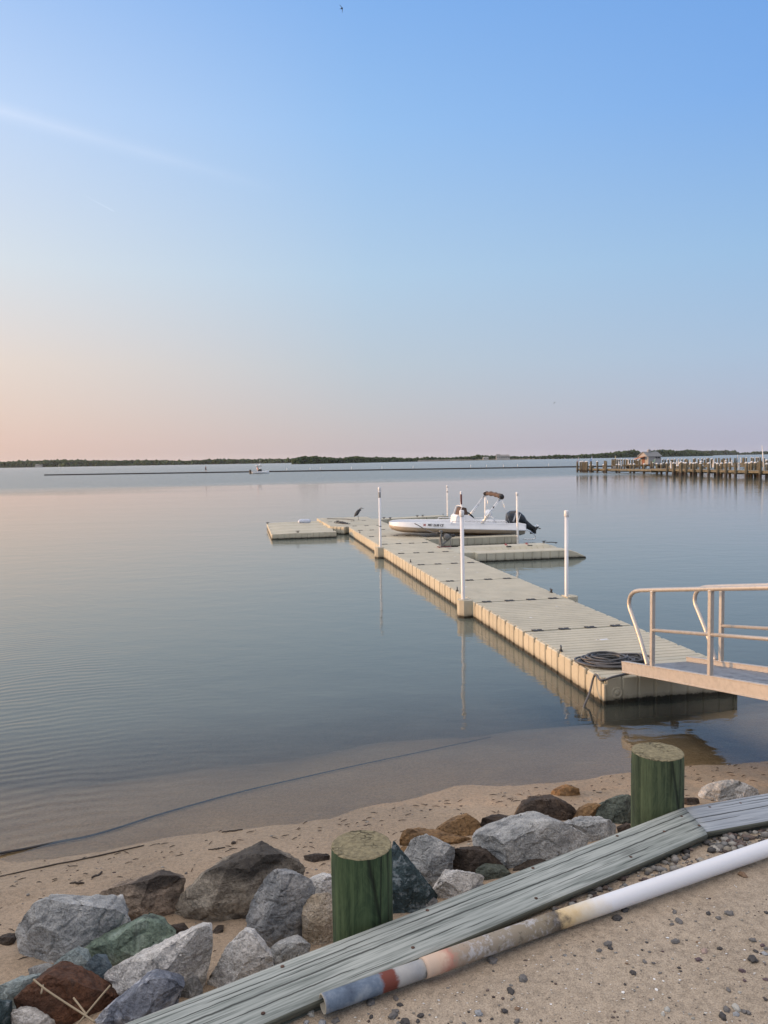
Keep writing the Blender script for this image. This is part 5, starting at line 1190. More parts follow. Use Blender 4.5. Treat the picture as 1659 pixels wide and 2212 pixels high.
# power pedestals shaped like small white lighthouses
M_PEDW = simple('white_pedestal', (.50, .50, .50), .5)
ped = None
PED_L = 'white lighthouse-shaped power pedestal on the marina piers'
for fn, x, y, Dq in ((c2, 75, 312, 124), (c2, 170, 305, 150), (c2, 200, 300, 152), (c2, 388, 285, 165), (c2, 770, 285, 113.5), (c2, 1072, 290, 150), (c2, 1185, 335, 105.5), (c2, 1213, 255, 165), (c2, 1495, 305, 140), (c2, 715, 320, 140), (c1, 818, 318, 172), (c1, 858, 310, 172), (c1, 972, 285, 175)):
    q = atd(*fn(x, y), Dq); M = Matrix.Translation(V((q.x, q.y, q.z-1.18))) @ Matrix.Scale(.8, 4)
    if ped is None:
        ped = thing('power_pedestal', PED_L, 'pedestal', (0, 0, 0), 0, 'marina power pedestals')
        mb = MB(); mb.lathe((0, 0, 0), [(.24, 0), (.21, .1), (.14, .95), (.20, .98), (.20, 1.04), (.13, 1.05)], 8, None, False); mb.build('tower', M_PEDW, ped)
        mb = MB(); mb.lathe((0, 0, 1.05), [(.11, 0), (.11, .20), (.16, .21), (.09, .33), (.02, .42)], 8, None, False); mb.build('lantern', M_PEDW, ped); ped.matrix_basis = M
    else: copy_tree(ped, M)
# pennants
def pennant(p_top, p_bot, p_tip, Y, col, label, dark=False, wide=.3):
    a, b, c = atd(*p_top, Y), atd(*p_bot, Y), atd(*p_tip, Y)
    o = thing('pennant', label, 'flag', (b.x, b.y, b.z), 0, 'marina pennants')
    mb = MB(); mb.tube([b-V((0, 0, .6)), a+V((0, 0, .15))], .022, 6); mb.build('staff', M_CAPW, o)
    mb = MB(); N = 8; vs = []; fs = []
    for i in range(N+1):
        u = i/N; m = (a+(b-a)*.05)*(1-u)+c*u; n_ = (a+(b-a)*.75)*(1-u)+c*u+V((0, 0, -.02)); off = V((0, .10*math.sin(u*7), 0))
        vs += [m+off, n_+off]
    vs2 = [v+V((0, .012, 0)) for v in vs]
    for i in range(N): fs.append((2*i, 2*i+1, 2*i+3, 2*i+2))
    mb.add(vs, fs); mb.add(vs2, [f[::-1] for f in fs]); mb.build('cloth', simple(label.split()[0]+'_cloth', col, .8), o); return o
pennant(c1(155, 255), c1(152, 318), c1(140, 322), 151, (.34, .04, .12), 'crimson pennant on the first piling of the marina pier head')
pennant(c1(379, 240), c1(372, 318), c1(322, 345), 148, (.20, .33, .62), 'blue pennant blowing at the marina pier head')
pennant(c1(768, 228), c1(757, 282), c1(750, 272), 185, (.75, .62, .03), 'yellow pennant on the middle marina pier')
pennant(c1(1410, 275), c1(1388, 330), c1(1368, 335), 140, (.08, .42, .12), 'green pennant near the little marina house')
pennant(c2(1163, 225), c2(1160, 350), c2(1125, 350), 100, (.02, .02, .025), 'black triangular pennant on the front marina pier')
a, b = atd(*c2(1563, 58), 95), atd(*c2(1597, 470), 95)
mb = MB(); mb.tube([b, a], [.09, .05], 10); tag(mb.build('flagpole', M_CAPW, None, b), 'tall leaning white pole at the far end of the marina', 'pole')
# little house on the pier
def house():
    Y = 178; a = atd(*c1(1278, 372), Y); o = thing('pier_house', 'little white house with grey roof and orange-lit gable on the marina pier', 'house', (a.x, a.y, .95))
    pp_ = lambda x, y, dy=0: atd(*c1(x, y), Y+dy)
    e0, e1 = pp_(1297, 235), pp_(1505, 235); W_ = e1.x-e0.x; zb = .98; ze = e0.z; zr = pp_(1300, 165).z; x0, x1 = e0.x, e1.x; dp = 3.2; y0 = Y
    wl = simple('white_siding', (.27, .27, .28), .7); rf = simple('grey_shingles', (.16, .17, .18), .85)
    sk = V((-.75, .0, 0))   # the gable end turns a little toward the camera
    mb = MB()
    A = [V((x0, y0, zb)), V((x1, y0, zb)), V((x1, y0, ze)), V((x0, y0, ze))]; back = V((-1.15, dp, 0)); Bk = [p+back for p in A]
    ridge0 = (A[3]+Bk[3])/2+V((0, 0, zr-ze)); ridge1 = (A[2]+Bk[2])/2+V((0, 0, zr-ze))
    mb.add(A+Bk+[ridge0, ridge1], [(0, 1, 2, 3), (5, 4, 7, 6), (4, 0, 3, 8, 7), (1, 5, 6, 9, 2), (0, 4, 5, 1)]); mb.build('wall', wl, o)
    mb = MB(); ov = V((.25, 0, 0)); dr = V((0, -.25, -.12)); t_ = V((0, 0, .10))
    mb.add([A[3]-ov+dr+t_, A[2]+ov+dr+t_, ridge1+ov+t_, ridge0-ov+t_, Bk[3]-ov-dr*V((0, 1, 0)).y+V((0, .25, -.12))+t_, Bk[2]+ov+V((0, .25, -.12))+t_, A[3]-ov+dr, A[2]+ov+dr, ridge1+ov, ridge0-ov, Bk[3]-ov+V((0, .25, -.12)), Bk[2]+ov+V((0, .25, -.12))],
           [(0, 1, 2, 3), (3, 2, 5, 4), (7, 6, 9, 8), (8, 9, 10, 11), (0, 6, 7, 1), (4, 5, 11, 10), (0, 3, 9, 6), (3, 4, 10, 9), (1, 7, 8, 2), (2, 8, 11, 5)])
    roof = mb.build('roof', rf, o)
    m_ = (ridge0+ridge1)/2; mb = MB(); mb.cbox(m_+V((-.2, 0, .18)), (.7, .7, .5), .03); mb.lathe(m_+V((-.2, 0, .43)), [(.5, 0), (.02, .3)], 4); mb.build('cupola', wl, roof)
    mb = MB(); c = pp_(1450, 248); mb.cbox((c.x, y0-.02, c.z), (1.2, .06, .55), .01); w_ = mb.build('window', simple('dark_glass', (.03, .035, .04), .15), o)
    mb = MB()
    for q in (-.64, 0, .64): mb.cbox((c.x+q, y0-.06, c.z), (.07, .05, .65))
    mb.cbox((c.x, y0-.06, c.z+.3), (1.3, .05, .07)); mb.cbox((c.x, y0-.06, c.z-.3), (1.3, .05, .07)); mb.build('frame', wl, w_)
    a_, b_ = (A[0]+Bk[0])/2, 0; mb = MB(); mb.cbox((a_.x-.03, a_.y, 1.9), (.05, .9, 1.8), .01, Matrix.Rotation(.345, 3, 'Z')); mb.build('door', simple('red_brown_door', (.22, .09, .06), .6), o)
    mb = MB(); e2 = (A[3]+Bk[3])/2; mb.add([e2+V((0, -1.2, .0)), e2+V((0, 1.2, .0)), e2+V((-2.0, 1.2, -.55)), e2+V((-2.0, -1.2, -.55)), e2+V((0, -1.2, -.06)), e2+V((0, 1.2, -.06)), e2+V((-2.0, 1.2, -.61)), e2+V((-2.0, -1.2, -.61))], [(0, 1, 2, 3), (7, 6, 5, 4), (0, 3, 7, 4), (1, 5, 6, 2), (2, 6, 7, 3)])
    mb.build('awning', simple('orange_awning', (.38, .16, .07), .7), o)
    mb = MB(); p0 = ridge1+V((-.2, .2, -.1)); mb.tube([p0, V((p0.x, p0.y, pp_(1490, 85).z))], .04, 6); mb.build('mast', M_CAPW, o)
house()
# ladder on the pier head
mb = MB(); q = atd(*c1(738, 430), 150)
for s_ in (-.2, .2): mb.tube([(q.x+s_, q.y, -.3), (q.x+s_, q.y, 1.1)], .03, 6)
for k in range(5): mb.tube([(q.x-.2, q.y, .1+k*.22), (q.x+.2, q.y, .1+k*.22)], .02, 6)
tag(mb.build('ladder', M_CAPW, None, (q.x, q.y, 0)), 'pale ladder hanging off the low marina walkway', 'ladder')
# ------------------------------------------------------------------ breakwater, far boat and walker
def bwp(x, y): return unp(x, y, .0)
E0, E1 = bwp(97, 1027.3), bwp(1260, 1009.3)
bo = thing('breakwater', 'long low dark breakwater wall crossing the bay', 'breakwater', E0)
mb = MB(); bd = (E1-E0).normalized(); E1x = E0+bd*(E1-E0).length*1.12
mb.bar(E0+V((0, 0, .14)), E1x+V((0, 0, .14)), .8, .34)
for i in range(70):
    c = E0+(E1x-E0)*((i+.5)/70); mb.bar(c-bd*.15+V((0, -.42, .1)), c+bd*.15+V((0, -.42, .1)), .12, .5)
mb.build('wall', simple('dark_wet_timber', (.035, .032, .034), .8), bo)
mb = MB(); mb.bar(E0+V((0, 0, .34)), E1x+V((0, 0, .34)), .7, .06); mb.build('cap', simple('dark_grey_cap', (.085, .08, .085), .8), bo)
def on_bw(x):
    best = None
    for i in range(2001):
        p = E0+(E1x-E0)*(i/2000); v = p-CAM; px = PW/2+FPX*v.dot(CR)/v.dot(_fw)
        if best is None or abs(px-x) < best[0]: best = (abs(px-x), p)
    return best[1]
first = None
for x, h in ((1118, 1.0), (1185, 1.0), (1255*.0+670, .9), (756*1.0+3, 1.0), (825, 1.0), (692*1.0, .8), (892, 1.0), (620, .8), (1017, 1.0), (1051, 1.0), (1088, 1.0), (128, 2.8)):
    q = on_bw(x)
    if first is None:
        first = thing('marker_post', 'thin white marker post on the breakwater', 'post', (0, 0, 0), 0, 'breakwater marker posts')
        mb = MB(); mb.tube([(0, 0, .3), (0, 0, 1.1)], .07, 8); mb.build('shaft', M_CAPW, first)
        mb = MB(); mb.lathe((0, 0, 1.1), [(.085, 0), (.085, .05), (.02, .12)], 8); mb.build('cap', M_CAPW, first); o = first
        o.matrix_basis = Matrix.Translation(V((q.x, q.y, 0)))
    else: o = copy_tree(first, Matrix.Translation(V((q.x, q.y, 0))))
    if h > 2: o.matrix_basis = o.matrix_basis @ Matrix.Diagonal((.5, .5, h, 1)); o['label'] = 'tallest thin pole at the end of the breakwater'; del o['group']
def person(name, label, base, pose, cloth, skin_, parts):
    o = thing(name, label, 'person', base)
    vs, ed, rd = pose; vs = [base+V(v) for v in vs]
    skin_mesh('body', vs, ed, rd, skin_, o, 2, 0)
    for nm, pts, rr, m in parts:
        mb = MB(); mb.tube(smoothline([base+V(p) for p in pts], 4), rr if not isinstance(rr, list) else [rr[min(i*len(rr)//(4*(len(pts)-1)+1), len(rr)-1)] for i in range(4*(len(pts)-1)+1)], 10); mb.build(nm, m, o)
    return o
SKIN = simple('skin', (.42, .25, .18), .6)
BLK = simple('black_cloth', (.012, .012, .014), .9); PNK = simple('pink_cloth', (.55, .25, .22), .8); RED = simple('red_cloth', (.40, .10, .09), .8)
hq = on_bw(445); hq = V((hq.x, hq.y, .37))
walk = ([(0, 0, .92), (0, 0, 1.15), (0, 0, 1.42), (.01, 0, 1.52), (.02, 0, 1.66), (.02, .2, 1.40), (-.12, .24, 1.16), (.05, .24, .95), (.02, -.2, 1.40), (.14, -.24, 1.18), (.30, -.22, 1.05), (.0, .09, .88), (-.10, .1, .5), (-.30, .1, .08), (-.16, .1, .04), (.0, -.09, .88), (.18, -.1, .5), (.30, -.1, .06), (.46, -.1, .05)],
        [(0, 1), (1, 2), (2, 3), (3, 4), (2, 5), (5, 6), (6, 7), (2, 8), (8, 9), (9, 10), (0, 11), (11, 12), (12, 13), (13, 14), (0, 15), (15, 16), (16, 17), (17, 18)],
        [.14, .13, .15, .06, .10, .06, .045, .035, .06, .045, .035, .09, .06, .04, .035, .09, .06, .04, .035])
person('person', 'person in black top and shorts striding along the breakwater', hq, walk, None, SKIN,
       [('shirt', [(0, 0, .88), (0, 0, 1.1), (0, 0, 1.3), (0, 0, 1.46)], .185, BLK), ('shorts', [(0, -.08, .92), (.09, -.09, .72), (.15, -.1, .56)], .125, BLK), ('shorts', [(0, .08, .92), (-.05, .09, .72), (-.09, .1, .56)], .125, BLK), ('hair', [(-.02, 0, 1.66), (-.02, 0, 1.76)], .10, BLK)])
def far_boat():
    c = atd(565, 1023.5, 0) if False else unp(561, 1023.2, 0); Y = c.y; k = Y/FPX
    o = thing('fishing_boat', 'small white fishing boat with a T-top moving near the breakwater', 'boat', c)
    # heading to the right and a little away
    th = .5; d = V((math.cos(th), math.sin(th), 0)); n = V((-d.y, d.x, 0)); L = 38*k/math.cos(th)*.98; hb = L*.17
    def P(u, v, z): return c+d*(u*L)+n*v+V((0, 0, z))
    ST = [(-.46, 1.0, .95), (-.2, 1.0, .95), (.1, .95, 1.0), (.3, .72, 1.1), (.43, .38, 1.2), (.5, .04, 1.28)]
    mb = MB(); rg = []
    for u, w, h in ST:
        h *= .62; rg.append([P(u, -hb*w, h), P(u, -hb*w*.98, h*.55), P(u, -hb*w*.8, .05), P(u, 0, -.25), P(u, hb*w*.8, .05), P(u, hb*w*.98, h*.55), P(u, hb*w, h), P(u, hb*w*.85, h), P(u, 0, h*.72), P(u, -hb*w*.85, h)])
    mb.loft(rg, True); mb.build('hull', M_GEL, o)
    mb = MB()
    for s_ in (-.28, .28):
        mb.loft([[P(-.52+du, s_+a, z) for a in (-.16, .16)]+[P(-.52+du+.055, s_+a, z) for a in (.16, -.16)] for du, z in ((0, -.2), (0, .5), (-.01, 1.0), (.01, 1.1))], False)
    mb.build('outboard', M_BLACK, o)
    mb = MB(); mb.cbox(P(.02, 0, .75), (.9, .9, .9), .1); mb.build('console', simple('dark_console', (.03, .03, .035), .5), o)
    mb = MB(); mb.cbox(P(-.04, 0, 2.12), (L*.30, 1.5, .10), .03, Matrix.Rotation(th, 3, 'Z')); tt = mb.build('t_top', M_GEL, o)
    mb = MB(); mb.cbox(P(-.04, 0, 2.02), (L*.26, 1.4, .08), .02, Matrix.Rotation(th, 3, 'Z')); mb.build('lining', M_BLACK, tt)
    mb = MB()
    for u in (-.12, .06):
        for s_ in (-.5, .5): mb.tube([P(u, s_, .5), P(u, s_, 2.05)], .03, 6)
    mb.build('t_top_frame', M_CHROME, o)
    mb = MB(); mb.blob(P(.0, 0, 2.35), .2, 2, 0, 1, (1, 1, .8)); mb.tube([P(.05, .3, 2.1), P(.05, .3, 4.3)], .025, 5); mb.build('radar_and_aerial', M_GEL, o)
    # helmsman
    b = P(-.10, .0, .45)
    sit = ([(0, 0, .75), (0, 0, 1.0), (0, 0, 1.25), (.01, 0, 1.35), (.02, 0, 1.48), (.02, .2, 1.22), (.14, .22, 1.0), (.32, .15, 1.0), (.02, -.2, 1.22), (.14, -.22, 1.0), (.32, -.15, 1.0), (0, .1, .7), (.02, .1, .36), (0, .1, .05), (0, -.1, .7), (.02, -.1, .36), (0, -.1, .05)],
           [(0, 1), (1, 2), (2, 3), (3, 4), (2, 5), (5, 6), (6, 7), (2, 8), (8, 9), (9, 10), (0, 11), (11, 12), (12, 13), (0, 14), (14, 15), (15, 16)], [.14, .14, .16, .06, .10, .065, .05, .04, .065, .05, .04, .09, .07, .05, .09, .07, .05])
    person('person', 'person in a pinkish shirt at the wheel of the fishing boat', b, sit, None, SKIN, [('shirt', [(0, 0, .72), (0, 0, 1.0), (0, 0, 1.3)], .20, PNK), ('cap', [(0, 0, 1.5), (.0, 0, 1.58)], .11, BLK)])
far_boat()
# old pilings in the bay
mb = MB(); q = unp(633.5, 1001.5, 0)
for dx, h, r in ((-1.5, 4.2, .55), (0, 5, .6), (2.2, 3, .4)): mb.lathe((q.x+dx, q.y, -1), [(r, 0), (r, h), (r*.6, h+.3)], 8)
tag(mb.build('broken_pilings', simple('dark_old_wood', (.03, .03, .03), .9), None, (q.x, q.y, 0)), 'dark cluster of old broken pilings off the wooded point', 'pilings')
# ------------------------------------------------------------------ far shores
def leaf_mat(name, a, b, c):
    t = NT(name); v = t.coord('World'); n = t.noise(v, .55, 5, .7); n2 = t.noise(v, .06, 2)
    t.pbr(t.ramp(t.math('ADD', t.math('MULTIPLY', n, .7), t.math('MULTIPLY', n2, .3)), [(.36, a), (.5, b), (.64, c)]), .95, 0, t.bump(n, .8, .8), .1); return t.m
M_LEAF = leaf_mat('woodland_foliage', (.012, .022, .010), (.035, .055, .022), (.075, .10, .04))
M_SHORE = simple('far_shore_earth', (.13, .115, .08), .95, 0, .3, .05)
def wood(name, label, D0, D1, prof, rows, rmean, seed, base_drop=0.0, mat=M_LEAF):
    """crowns packed along a shore; prof = (px, py of the tree tops)"""
    r = random.Random(seed); mb = MB(); x0, x1 = prof[0][0], prof[-1][0]; lo_b = []; 
    def top(x):
        x = min(max(x, x0), x1-1e-3)
        for (xa, ya), (xb, yb) in zip(prof, prof[1:]):
            if xa <= x <= xb: return ya+(yb-ya)*(x-xa)/(xb-xa)
        return prof[-1][1]
    x = x0
    while x < x1:
        u = (x-x0)/(x1-x0); Dm = D0+(D1-D0)*u
        for rw in range(rows):
            Dq = Dm+rw*rmean*2.0+r.uniform(-2, 2); xx = x+r.uniform(-.6, .6)*rmean*FPX/Dm
            tp = atd(xx, top(xx)+r.uniform(-.1, 1.2)*(1 if rw else 1.5), Dq); H = max(3, tp.z-.8); rr = rmean*r.uniform(.65, 1.3); rr = min(rr, H*.5)
            zc = tp.z-rr*.9
            while zc > -rr*.2:
                mb.blob((tp.x+r.uniform(-.5, .5)*rr, Dq+r.uniform(-.5, .5)*rr-(tp.z-zc)*.12, zc), rr*r.uniform(.8, 1.15), 2 if Dm < 1300 else 1, .55, 1.6, (1.05, 1, .9), r.uniform(0, 90), False)
                zc -= rr*r.uniform(.8, 1.2)
        if int(x*7) % 1 == 0: lo_b.append(Dm)
        x += rmean*1.15*FPX/Dm
    xs_ = [x0+(x1-x0)*i/160 for i in range(161)]; wl_ = []
    for i, xx in enumerate(xs_):
        Dm = D0+(D1-D0)*i/160+rmean*2.6; p = atd(xx, top(xx)+1.3+.8*r.random(), Dm); wl_.append([V((p.x, p.y, -.5)), V((p.x, p.y+r.uniform(-1, 1)*rmean, max(1.5, p.z*.6))), V((p.x, p.y+rmean*.4, max(2, p.z))), V((p.x, p.y+rmean*3, max(1, p.z*.8))), V((p.x, p.y+rmean*3.3, -.5))])
    mb.loft(wl_, False, caps=False, closed=False)
    o = mb.build(name, mat, None, (mb.v[0].x, mb.v[0].y, 0), fix=False); return tag(o, label, 'woodland', None, 'stuff')
def shore(D0, D1, xa, xb, depth, h=1.0):
    mb = MB(); N = 24
    vs = []
    for i in range(N+1):
        x = xa+(xb-xa)*i/N; Dq = D0+(D1-D0)*i/N; p = atd(x, 994, Dq)
        vs += [(p.x, Dq-6+3*noise.noise(V((x*.05, 1, 0))), -.6), (p.x, Dq-3, h*.6), (p.x, Dq+2, h), (p.x*(1+depth/Dq), Dq+depth, h+.6)]
    mb.add(vs, [(4*i+k, 4*i+4+k, 4*i+5+k, 4*i+1+k) for i in range(N) for k in range(3)], True)
    return tag(mb.build('far_shore', M_SHORE, None, (vs[0][0], vs[0][1], 0)), kind='structure')
shore(1900, 1750, -80, 650, 120, 1.2); wood('woodland', 'distant low wooded shore stretching across from the left', 1900, 1750, [(-80, 1000), (-10, 997.5), (40, 994.5), (100, 992.8), (150, 992.2), (190, 993), (250, 993.2), (330, 992.2), (390, 994), (415, 993.2), (470, 990.8), (560, 990.6), (650, 989)], 2, 6.0, 2)
shore(900, 1150, 634, 900, 80, .9); wood('woodland', 'nearer wooded point ending in a tall clump of trees', 905, 1120, [(636, 990), (644, 986.5), (662, 984.6), (684, 985.4), (690, 987.5), (698, 986.2), (712, 988.6), (742, 988), (765, 985.4), (790, 987.2), (812, 986.2), (830, 988), (850, 986.3), (870, 989), (900, 989)], 2, 3.3, 3)
shore(1150, 1450, 890, 1350, 110, 2.2); wood('woodland', 'wooded shore behind the small white waterfront house', 1165, 1440, [(890, 989), (925, 986.5), (960, 988), (1015, 984.5), (1035, 982.2), (1060, 983.5), (1120, 985), (1165, 984), (1185, 983), (1210, 981.2), (1240, 982), (1290, 978.6), (1330, 976.5), (1350, 975.8)], 2, 4.2, 4)
shore(1440, 1700, 1330, 1540, 120, 1.4); wood('woodland', 'tallest wooded hill behind the marina', 1440, 1650, [(1330, 976), (1345, 973.5), (1362, 971.2), (1378, 972.5), (1388, 979), (1398, 974.5), (1410, 972.5), (1430, 970.2), (1450, 971.2), (1463, 974), (1474, 971.5), (1488, 970), (1502, 972), (1515, 978), (1538, 981.5)], 3, 4.6, 5)
shore(2700, 3000, 1490, 1800, 160, 1.2); wood('woodland', 'faint bluish farthest woods at the right', 2700, 3000, [(1490, 973), (1525, 972), (1560, 971.8), (1590, 973), (1596, 977.3), (1622, 976), (1640, 974), (1700, 972), (1800, 968)], 2, 7.5, 6)
def far_house(p, Y, w, h, label, k=1):
    c = atd(*p, Y); z0 = 1.6; o = thing('house', label, 'house', (c.x, c.y, z0))
    mb = MB(); mb.cbox((c.x, c.y, z0+h/2-.4), (w, w*.5, h+.8), .02); mb.build('wall', simple('far_house_wall', (.40, .39, .37), .8), o)
    mb = MB(); mb.add([(c.x-w*.53, c.y-w*.3, z0+h), (c.x+w*.53, c.y-w*.3, z0+h), (c.x+w*.53, c.y+w*.3, z0+h), (c.x-w*.53, c.y+w*.3, z0+h), (c.x-w*.45, c.y, z0+h*1.45), (c.x+w*.45, c.y, z0+h*1.45)], [(0, 1, 5, 4), (2, 3, 4, 5), (0, 4, 3), (1, 2, 5), (3, 2, 1, 0)]); mb.build('roof', simple('far_house_roof', (.24, .23, .22), .9), o)
    n = max(2, int(w/3))
    for i in range(n):
        mb = MB(); mb.cbox((c.x-w/2+(i+.5)*w/n, c.y-w*.25-.03, z0+h*.55), (w/n*.45, .08, h*.35)); mb.build('window', M_COWL, o)
    return o
far_house((1088, 989), 1150, 17, 4.6, 'long white two-storey house on the far shore')
far_house((1076, 989.5), 1145, 6, 5.2, 'narrow pale wing beside the white far shore house')
far_house((1049, 990.5), 1140, 8, 2.6, 'small white shed on the far shore')
far_house((85, 1008.0), 1860, 17, 4, 'pale low building on the distant left shore')
# the air over the bay: one closed box of thin even haze
def haze():
    mb = MB(); mb.cbox((0, 2000, 28), (13000, 11000, 64)); m = bpy.data.materials.new('haze'); m.use_nodes = True; t = m.node_tree; t.nodes.clear()
    v = t.nodes.new('ShaderNodeVolumePrincipled'); v.inputs['Color'].default_value = (.80, .86, .95, 1); v.inputs['Density'].default_value = .00004; v.inputs['Anisotropy'].default_value = .2
    o = t.nodes.new('ShaderNodeOutputMaterial'); t.links.new(v.outputs[0], o.inputs['Volume'])
    tag(mb.build('haze', m), kind='stuff')
haze()
# ------------------------------------------------------------------ pebbles, litter and stalks
def tint_mat(name, rough=.8):
    t = NT(name); c = t.attr('tint', 'Color'); v = t.coord('Object'); n = t.noise(v, 60, 4, .6)
    c = t.mix(1.0, c, t.ramp(n, [(.3, .7), (.7, 1.25)]), 'MULTIPLY'); t.pbr(c, rough, 0, t.bump(n, .4, .004), .35); return t.m
M_TINT = tint_mat('mixed_stone')
PEB = {'grey': simple('grey_pebble', (.130, .122, .114), .7, 0, .3, 40), 'dark': simple('dark_pebble', (.046, .042, .040), .65, 0, .35, 40), 'purple': simple('purple_pebble', (.10, .065, .07), .7, 0, .3, 40), 'pink': simple('pink_pebble', (.33, .24, .20), .75, 0, .3, 30), 'pale': simple('pale_pebble', (.38, .37, .33), .75, 0, .2, 30), 'blue': simple('bluish_pebble', (.27, .28, .29), .7, 0, .2, 30), 'white': simple('white_shell', (.72, .71, .68), .5), 'brown': simple('brown_pebble', (.19, .12, .07), .7, 0, .3, 30)}
PB_L = {'grey': 'small grey pebble scattered on the sand below the pipe', 'dark': 'small dark pebble scattered on the sand below the pipe', 'purple': 'purplish pebble lying on the sand below the pipe', 'pink': 'pinkish round pebble beside a purple one on the sand', 'pale': 'pale rounded pebble lying on the sand below the pipe', 'blue': 'pale bluish-grey pebble lying on the sand below the pipe', 'white': 'white shell fragment lying on the sand below the pipe', 'brown': 'small brown pebble lying on the sand below the pipe'}
def bank_pt(x, y): 
    z = 1.147
    for _ in range(3): p = unp(x, y, z); z = bank_z(p.x, p.y)
    return V((p.x, p.y, z))
PBL = [(520,365,40,'dark'),(455,425,45,'dark'),(918,383,25,'grey'),(955,452,35,'grey'),(895,478,25,'grey'),(1185,395,26,'dark'),(1265,428,28,'grey'),(1350,390,42,'grey'),(865,585,22,'white'),(925,610,40,'grey'),(390,630,36,'grey'),(410,665,32,'dark'),(322,685,30,'grey'),(1155,690,40,'pink'),(1272,670,26,'dark'),(1108,757,34,'purple'),(680,775,26,'grey'),(588,858,34,'dark'),(1540,748,62,'dark'),(1535,600,32,'grey'),(1630,710,32,'blue'),(1615,645,22,'purple'),(1640,672,25,'grey'),(1560,692,24,'dark'),(1455,845,32,'purple'),(955,825,19,'dark'),(968,852,16,'dark'),(1345,1000,28,'grey'),(860,1155,36,'pale'),(825,1190,28,'pale'),(1300,1210,46,'dark'),(1410,1140,46,'pale'),(1330,1150,38,'grey'),(1405,1190,36,'blue'),(1470,1170,30,'grey'),(1505,1180,30,'grey'),(510,1015,24,'white'),(775,995,19,'white'),(830,928,14,'white'),(1640,1075,22,'dark'),(1640,915,26,'purple'),(320,952,13,'dark'),(525,955,15,'dark'),(540,790,15,'brown'),(1475,925,20,'purple'),(1100,622,13,'brown'),(825,695,13,'purple'),(757,913,13,'white'),(628,725,15,'white'),(750,1073,11,'white'),(1460,85,40,'brown'),(1650,390,22,'dark')]
PB4 = [(430,565,42,'grey'),(620,585,25,'dark'),(575,655,42,'grey'),(435,665,22,'dark'),(755,657,28,'dark'),(740,693,22,'dark'),(655,695,42,'dark'),(592,628,30,'grey'),(40,640,42,'pale'),(115,706,36,'blue'),(200,690,36,'grey'),(1137,640,36,'blue'),(1308,628,30,'dark'),(1390,612,22,'brown'),(1385,695,25,'grey'),(1222,682,15,'dark'),(1345,492,36,'dark'),(1427,412,40,'grey'),(1225,295,44,'grey'),(1145,690,18,'dark'),(10,700,30,'blue'),(595,545,26,'grey')]
protos = {}
for i, (x, y, s_, k) in enumerate([(1206.9+.2725*a, 1865.2+.2725*b, .2725*c, d) for a, b, c, d in PBL]+[(658.3+.3307*a, 1975+.3307*b, .3307*c, d) for a, b, c, d in PB4]):
    if y > 2230 or x > 1690: continue
    p = bank_pt(x, y+s_*.3); rad = s_*1.12/FPX*(p-CAM).dot(_fw)*.95
    if k not in protos:
        mb = MB(); mb.blob((0, 0, 0), 1.0, 3, .50, .9, (1.15, .95, .72) if k != 'white' else (1.1, .9, .28), 3.3*len(protos)+1); o = mb.build('pebble' if k != 'white' else 'shell_fragment', PEB[k]); protos[k] = o; first_ = True
        tag(o, PB_L[k], 'pebble' if k != 'white' else 'shell', 'pebbles on the sand bank')
    else: o = protos[k].copy(); COL.objects.link(o)
    sc3 = rad*.62
    o.location = (p.x, p.y, p.z+sc3*.16); o.scale = (sc3*rnd.uniform(.9, 1.2), sc3*rnd.uniform(.85, 1.1), sc3*rnd.uniform(.85, 1.1)); o.rotation_euler = (rnd.uniform(-.3, .3), rnd.uniform(-.3, .3), rnd.uniform(0, 6.3))
STONE = [(.11, .105, .10), (.055, .052, .05), (.19, .18, .165), (.30, .285, .25), (.13, .10, .085), (.085, .062, .055), (.23, .205, .165), (.16, .16, .155)]
def chip(mb, p, r, flat=.6, amp=.4): 
    kk = rnd.uniform(.75, 1.25); mb.c = tuple(x*kk for x in rnd.choice(STONE)); mb.blob(p, r, 1, amp, 1.2, (rnd.uniform(.9, 1.4), rnd.uniform(.8, 1.1), flat), rnd.uniform(0, 99)); mb.c = None
mb = MB()    # gravel heaped between the board and the pipe
for _ in range(620):
    a = rnd.uniform(-1.15, .75); u = rnd.random(); base = SEAM+(B1*a if a < 0 else B2*a); 
    if rnd.random() > (.28 if a < -.55 else .62 if a < -.2 else 1.0): continue
    w = .235+u*(.07+.10*max(0, min(1, (a+1.0)/1.2))); pr = P1 if a < 0 else P2
    q = base+pr*w; r = .006+.016*rnd.random()**2; chip(mb, (q.x, q.y, bank_z(q.x, q.y)+r*.35), r, .7)
tag(mb.build('gravel', M_TINT, None, (SEAM.x, SEAM.y, 1.147)), 'mixed gravel gathered between the cap board and the pipe', None, None, 'stuff')
mb = MB()    # grit and shell bits on the bank
for _ in range(1500):
    x, y = rnd.uniform(560, 1680), rnd.uniform(1880, 2230)
    if y < 2225-(x-640)*.36+18: continue
    p = bank_pt(x, y)
    if rnd.random() < .34:
        mb.c = rnd.choice([(.70, .68, .62), (.58, .52, .44), (.74, .73, .72)]); r = rnd.uniform(.0013, .0042); mb.blob((p.x, p.y, p.z+.001), r, 1, .5, 1, (1.3, .8, .3), rnd.uniform(0, 9)); mb.c = None
    else: chip(mb, (p.x, p.y, p.z+.0008), .0014+.0052*rnd.random()**3, .6)
tag(mb.build('shell_grit', M_TINT, None, (1, 3, 1.15)), 'fine shell bits and dark grit strewn over the bank', None, None, 'stuff')
mb = MB()    # wrack, chips and small stones on the beach
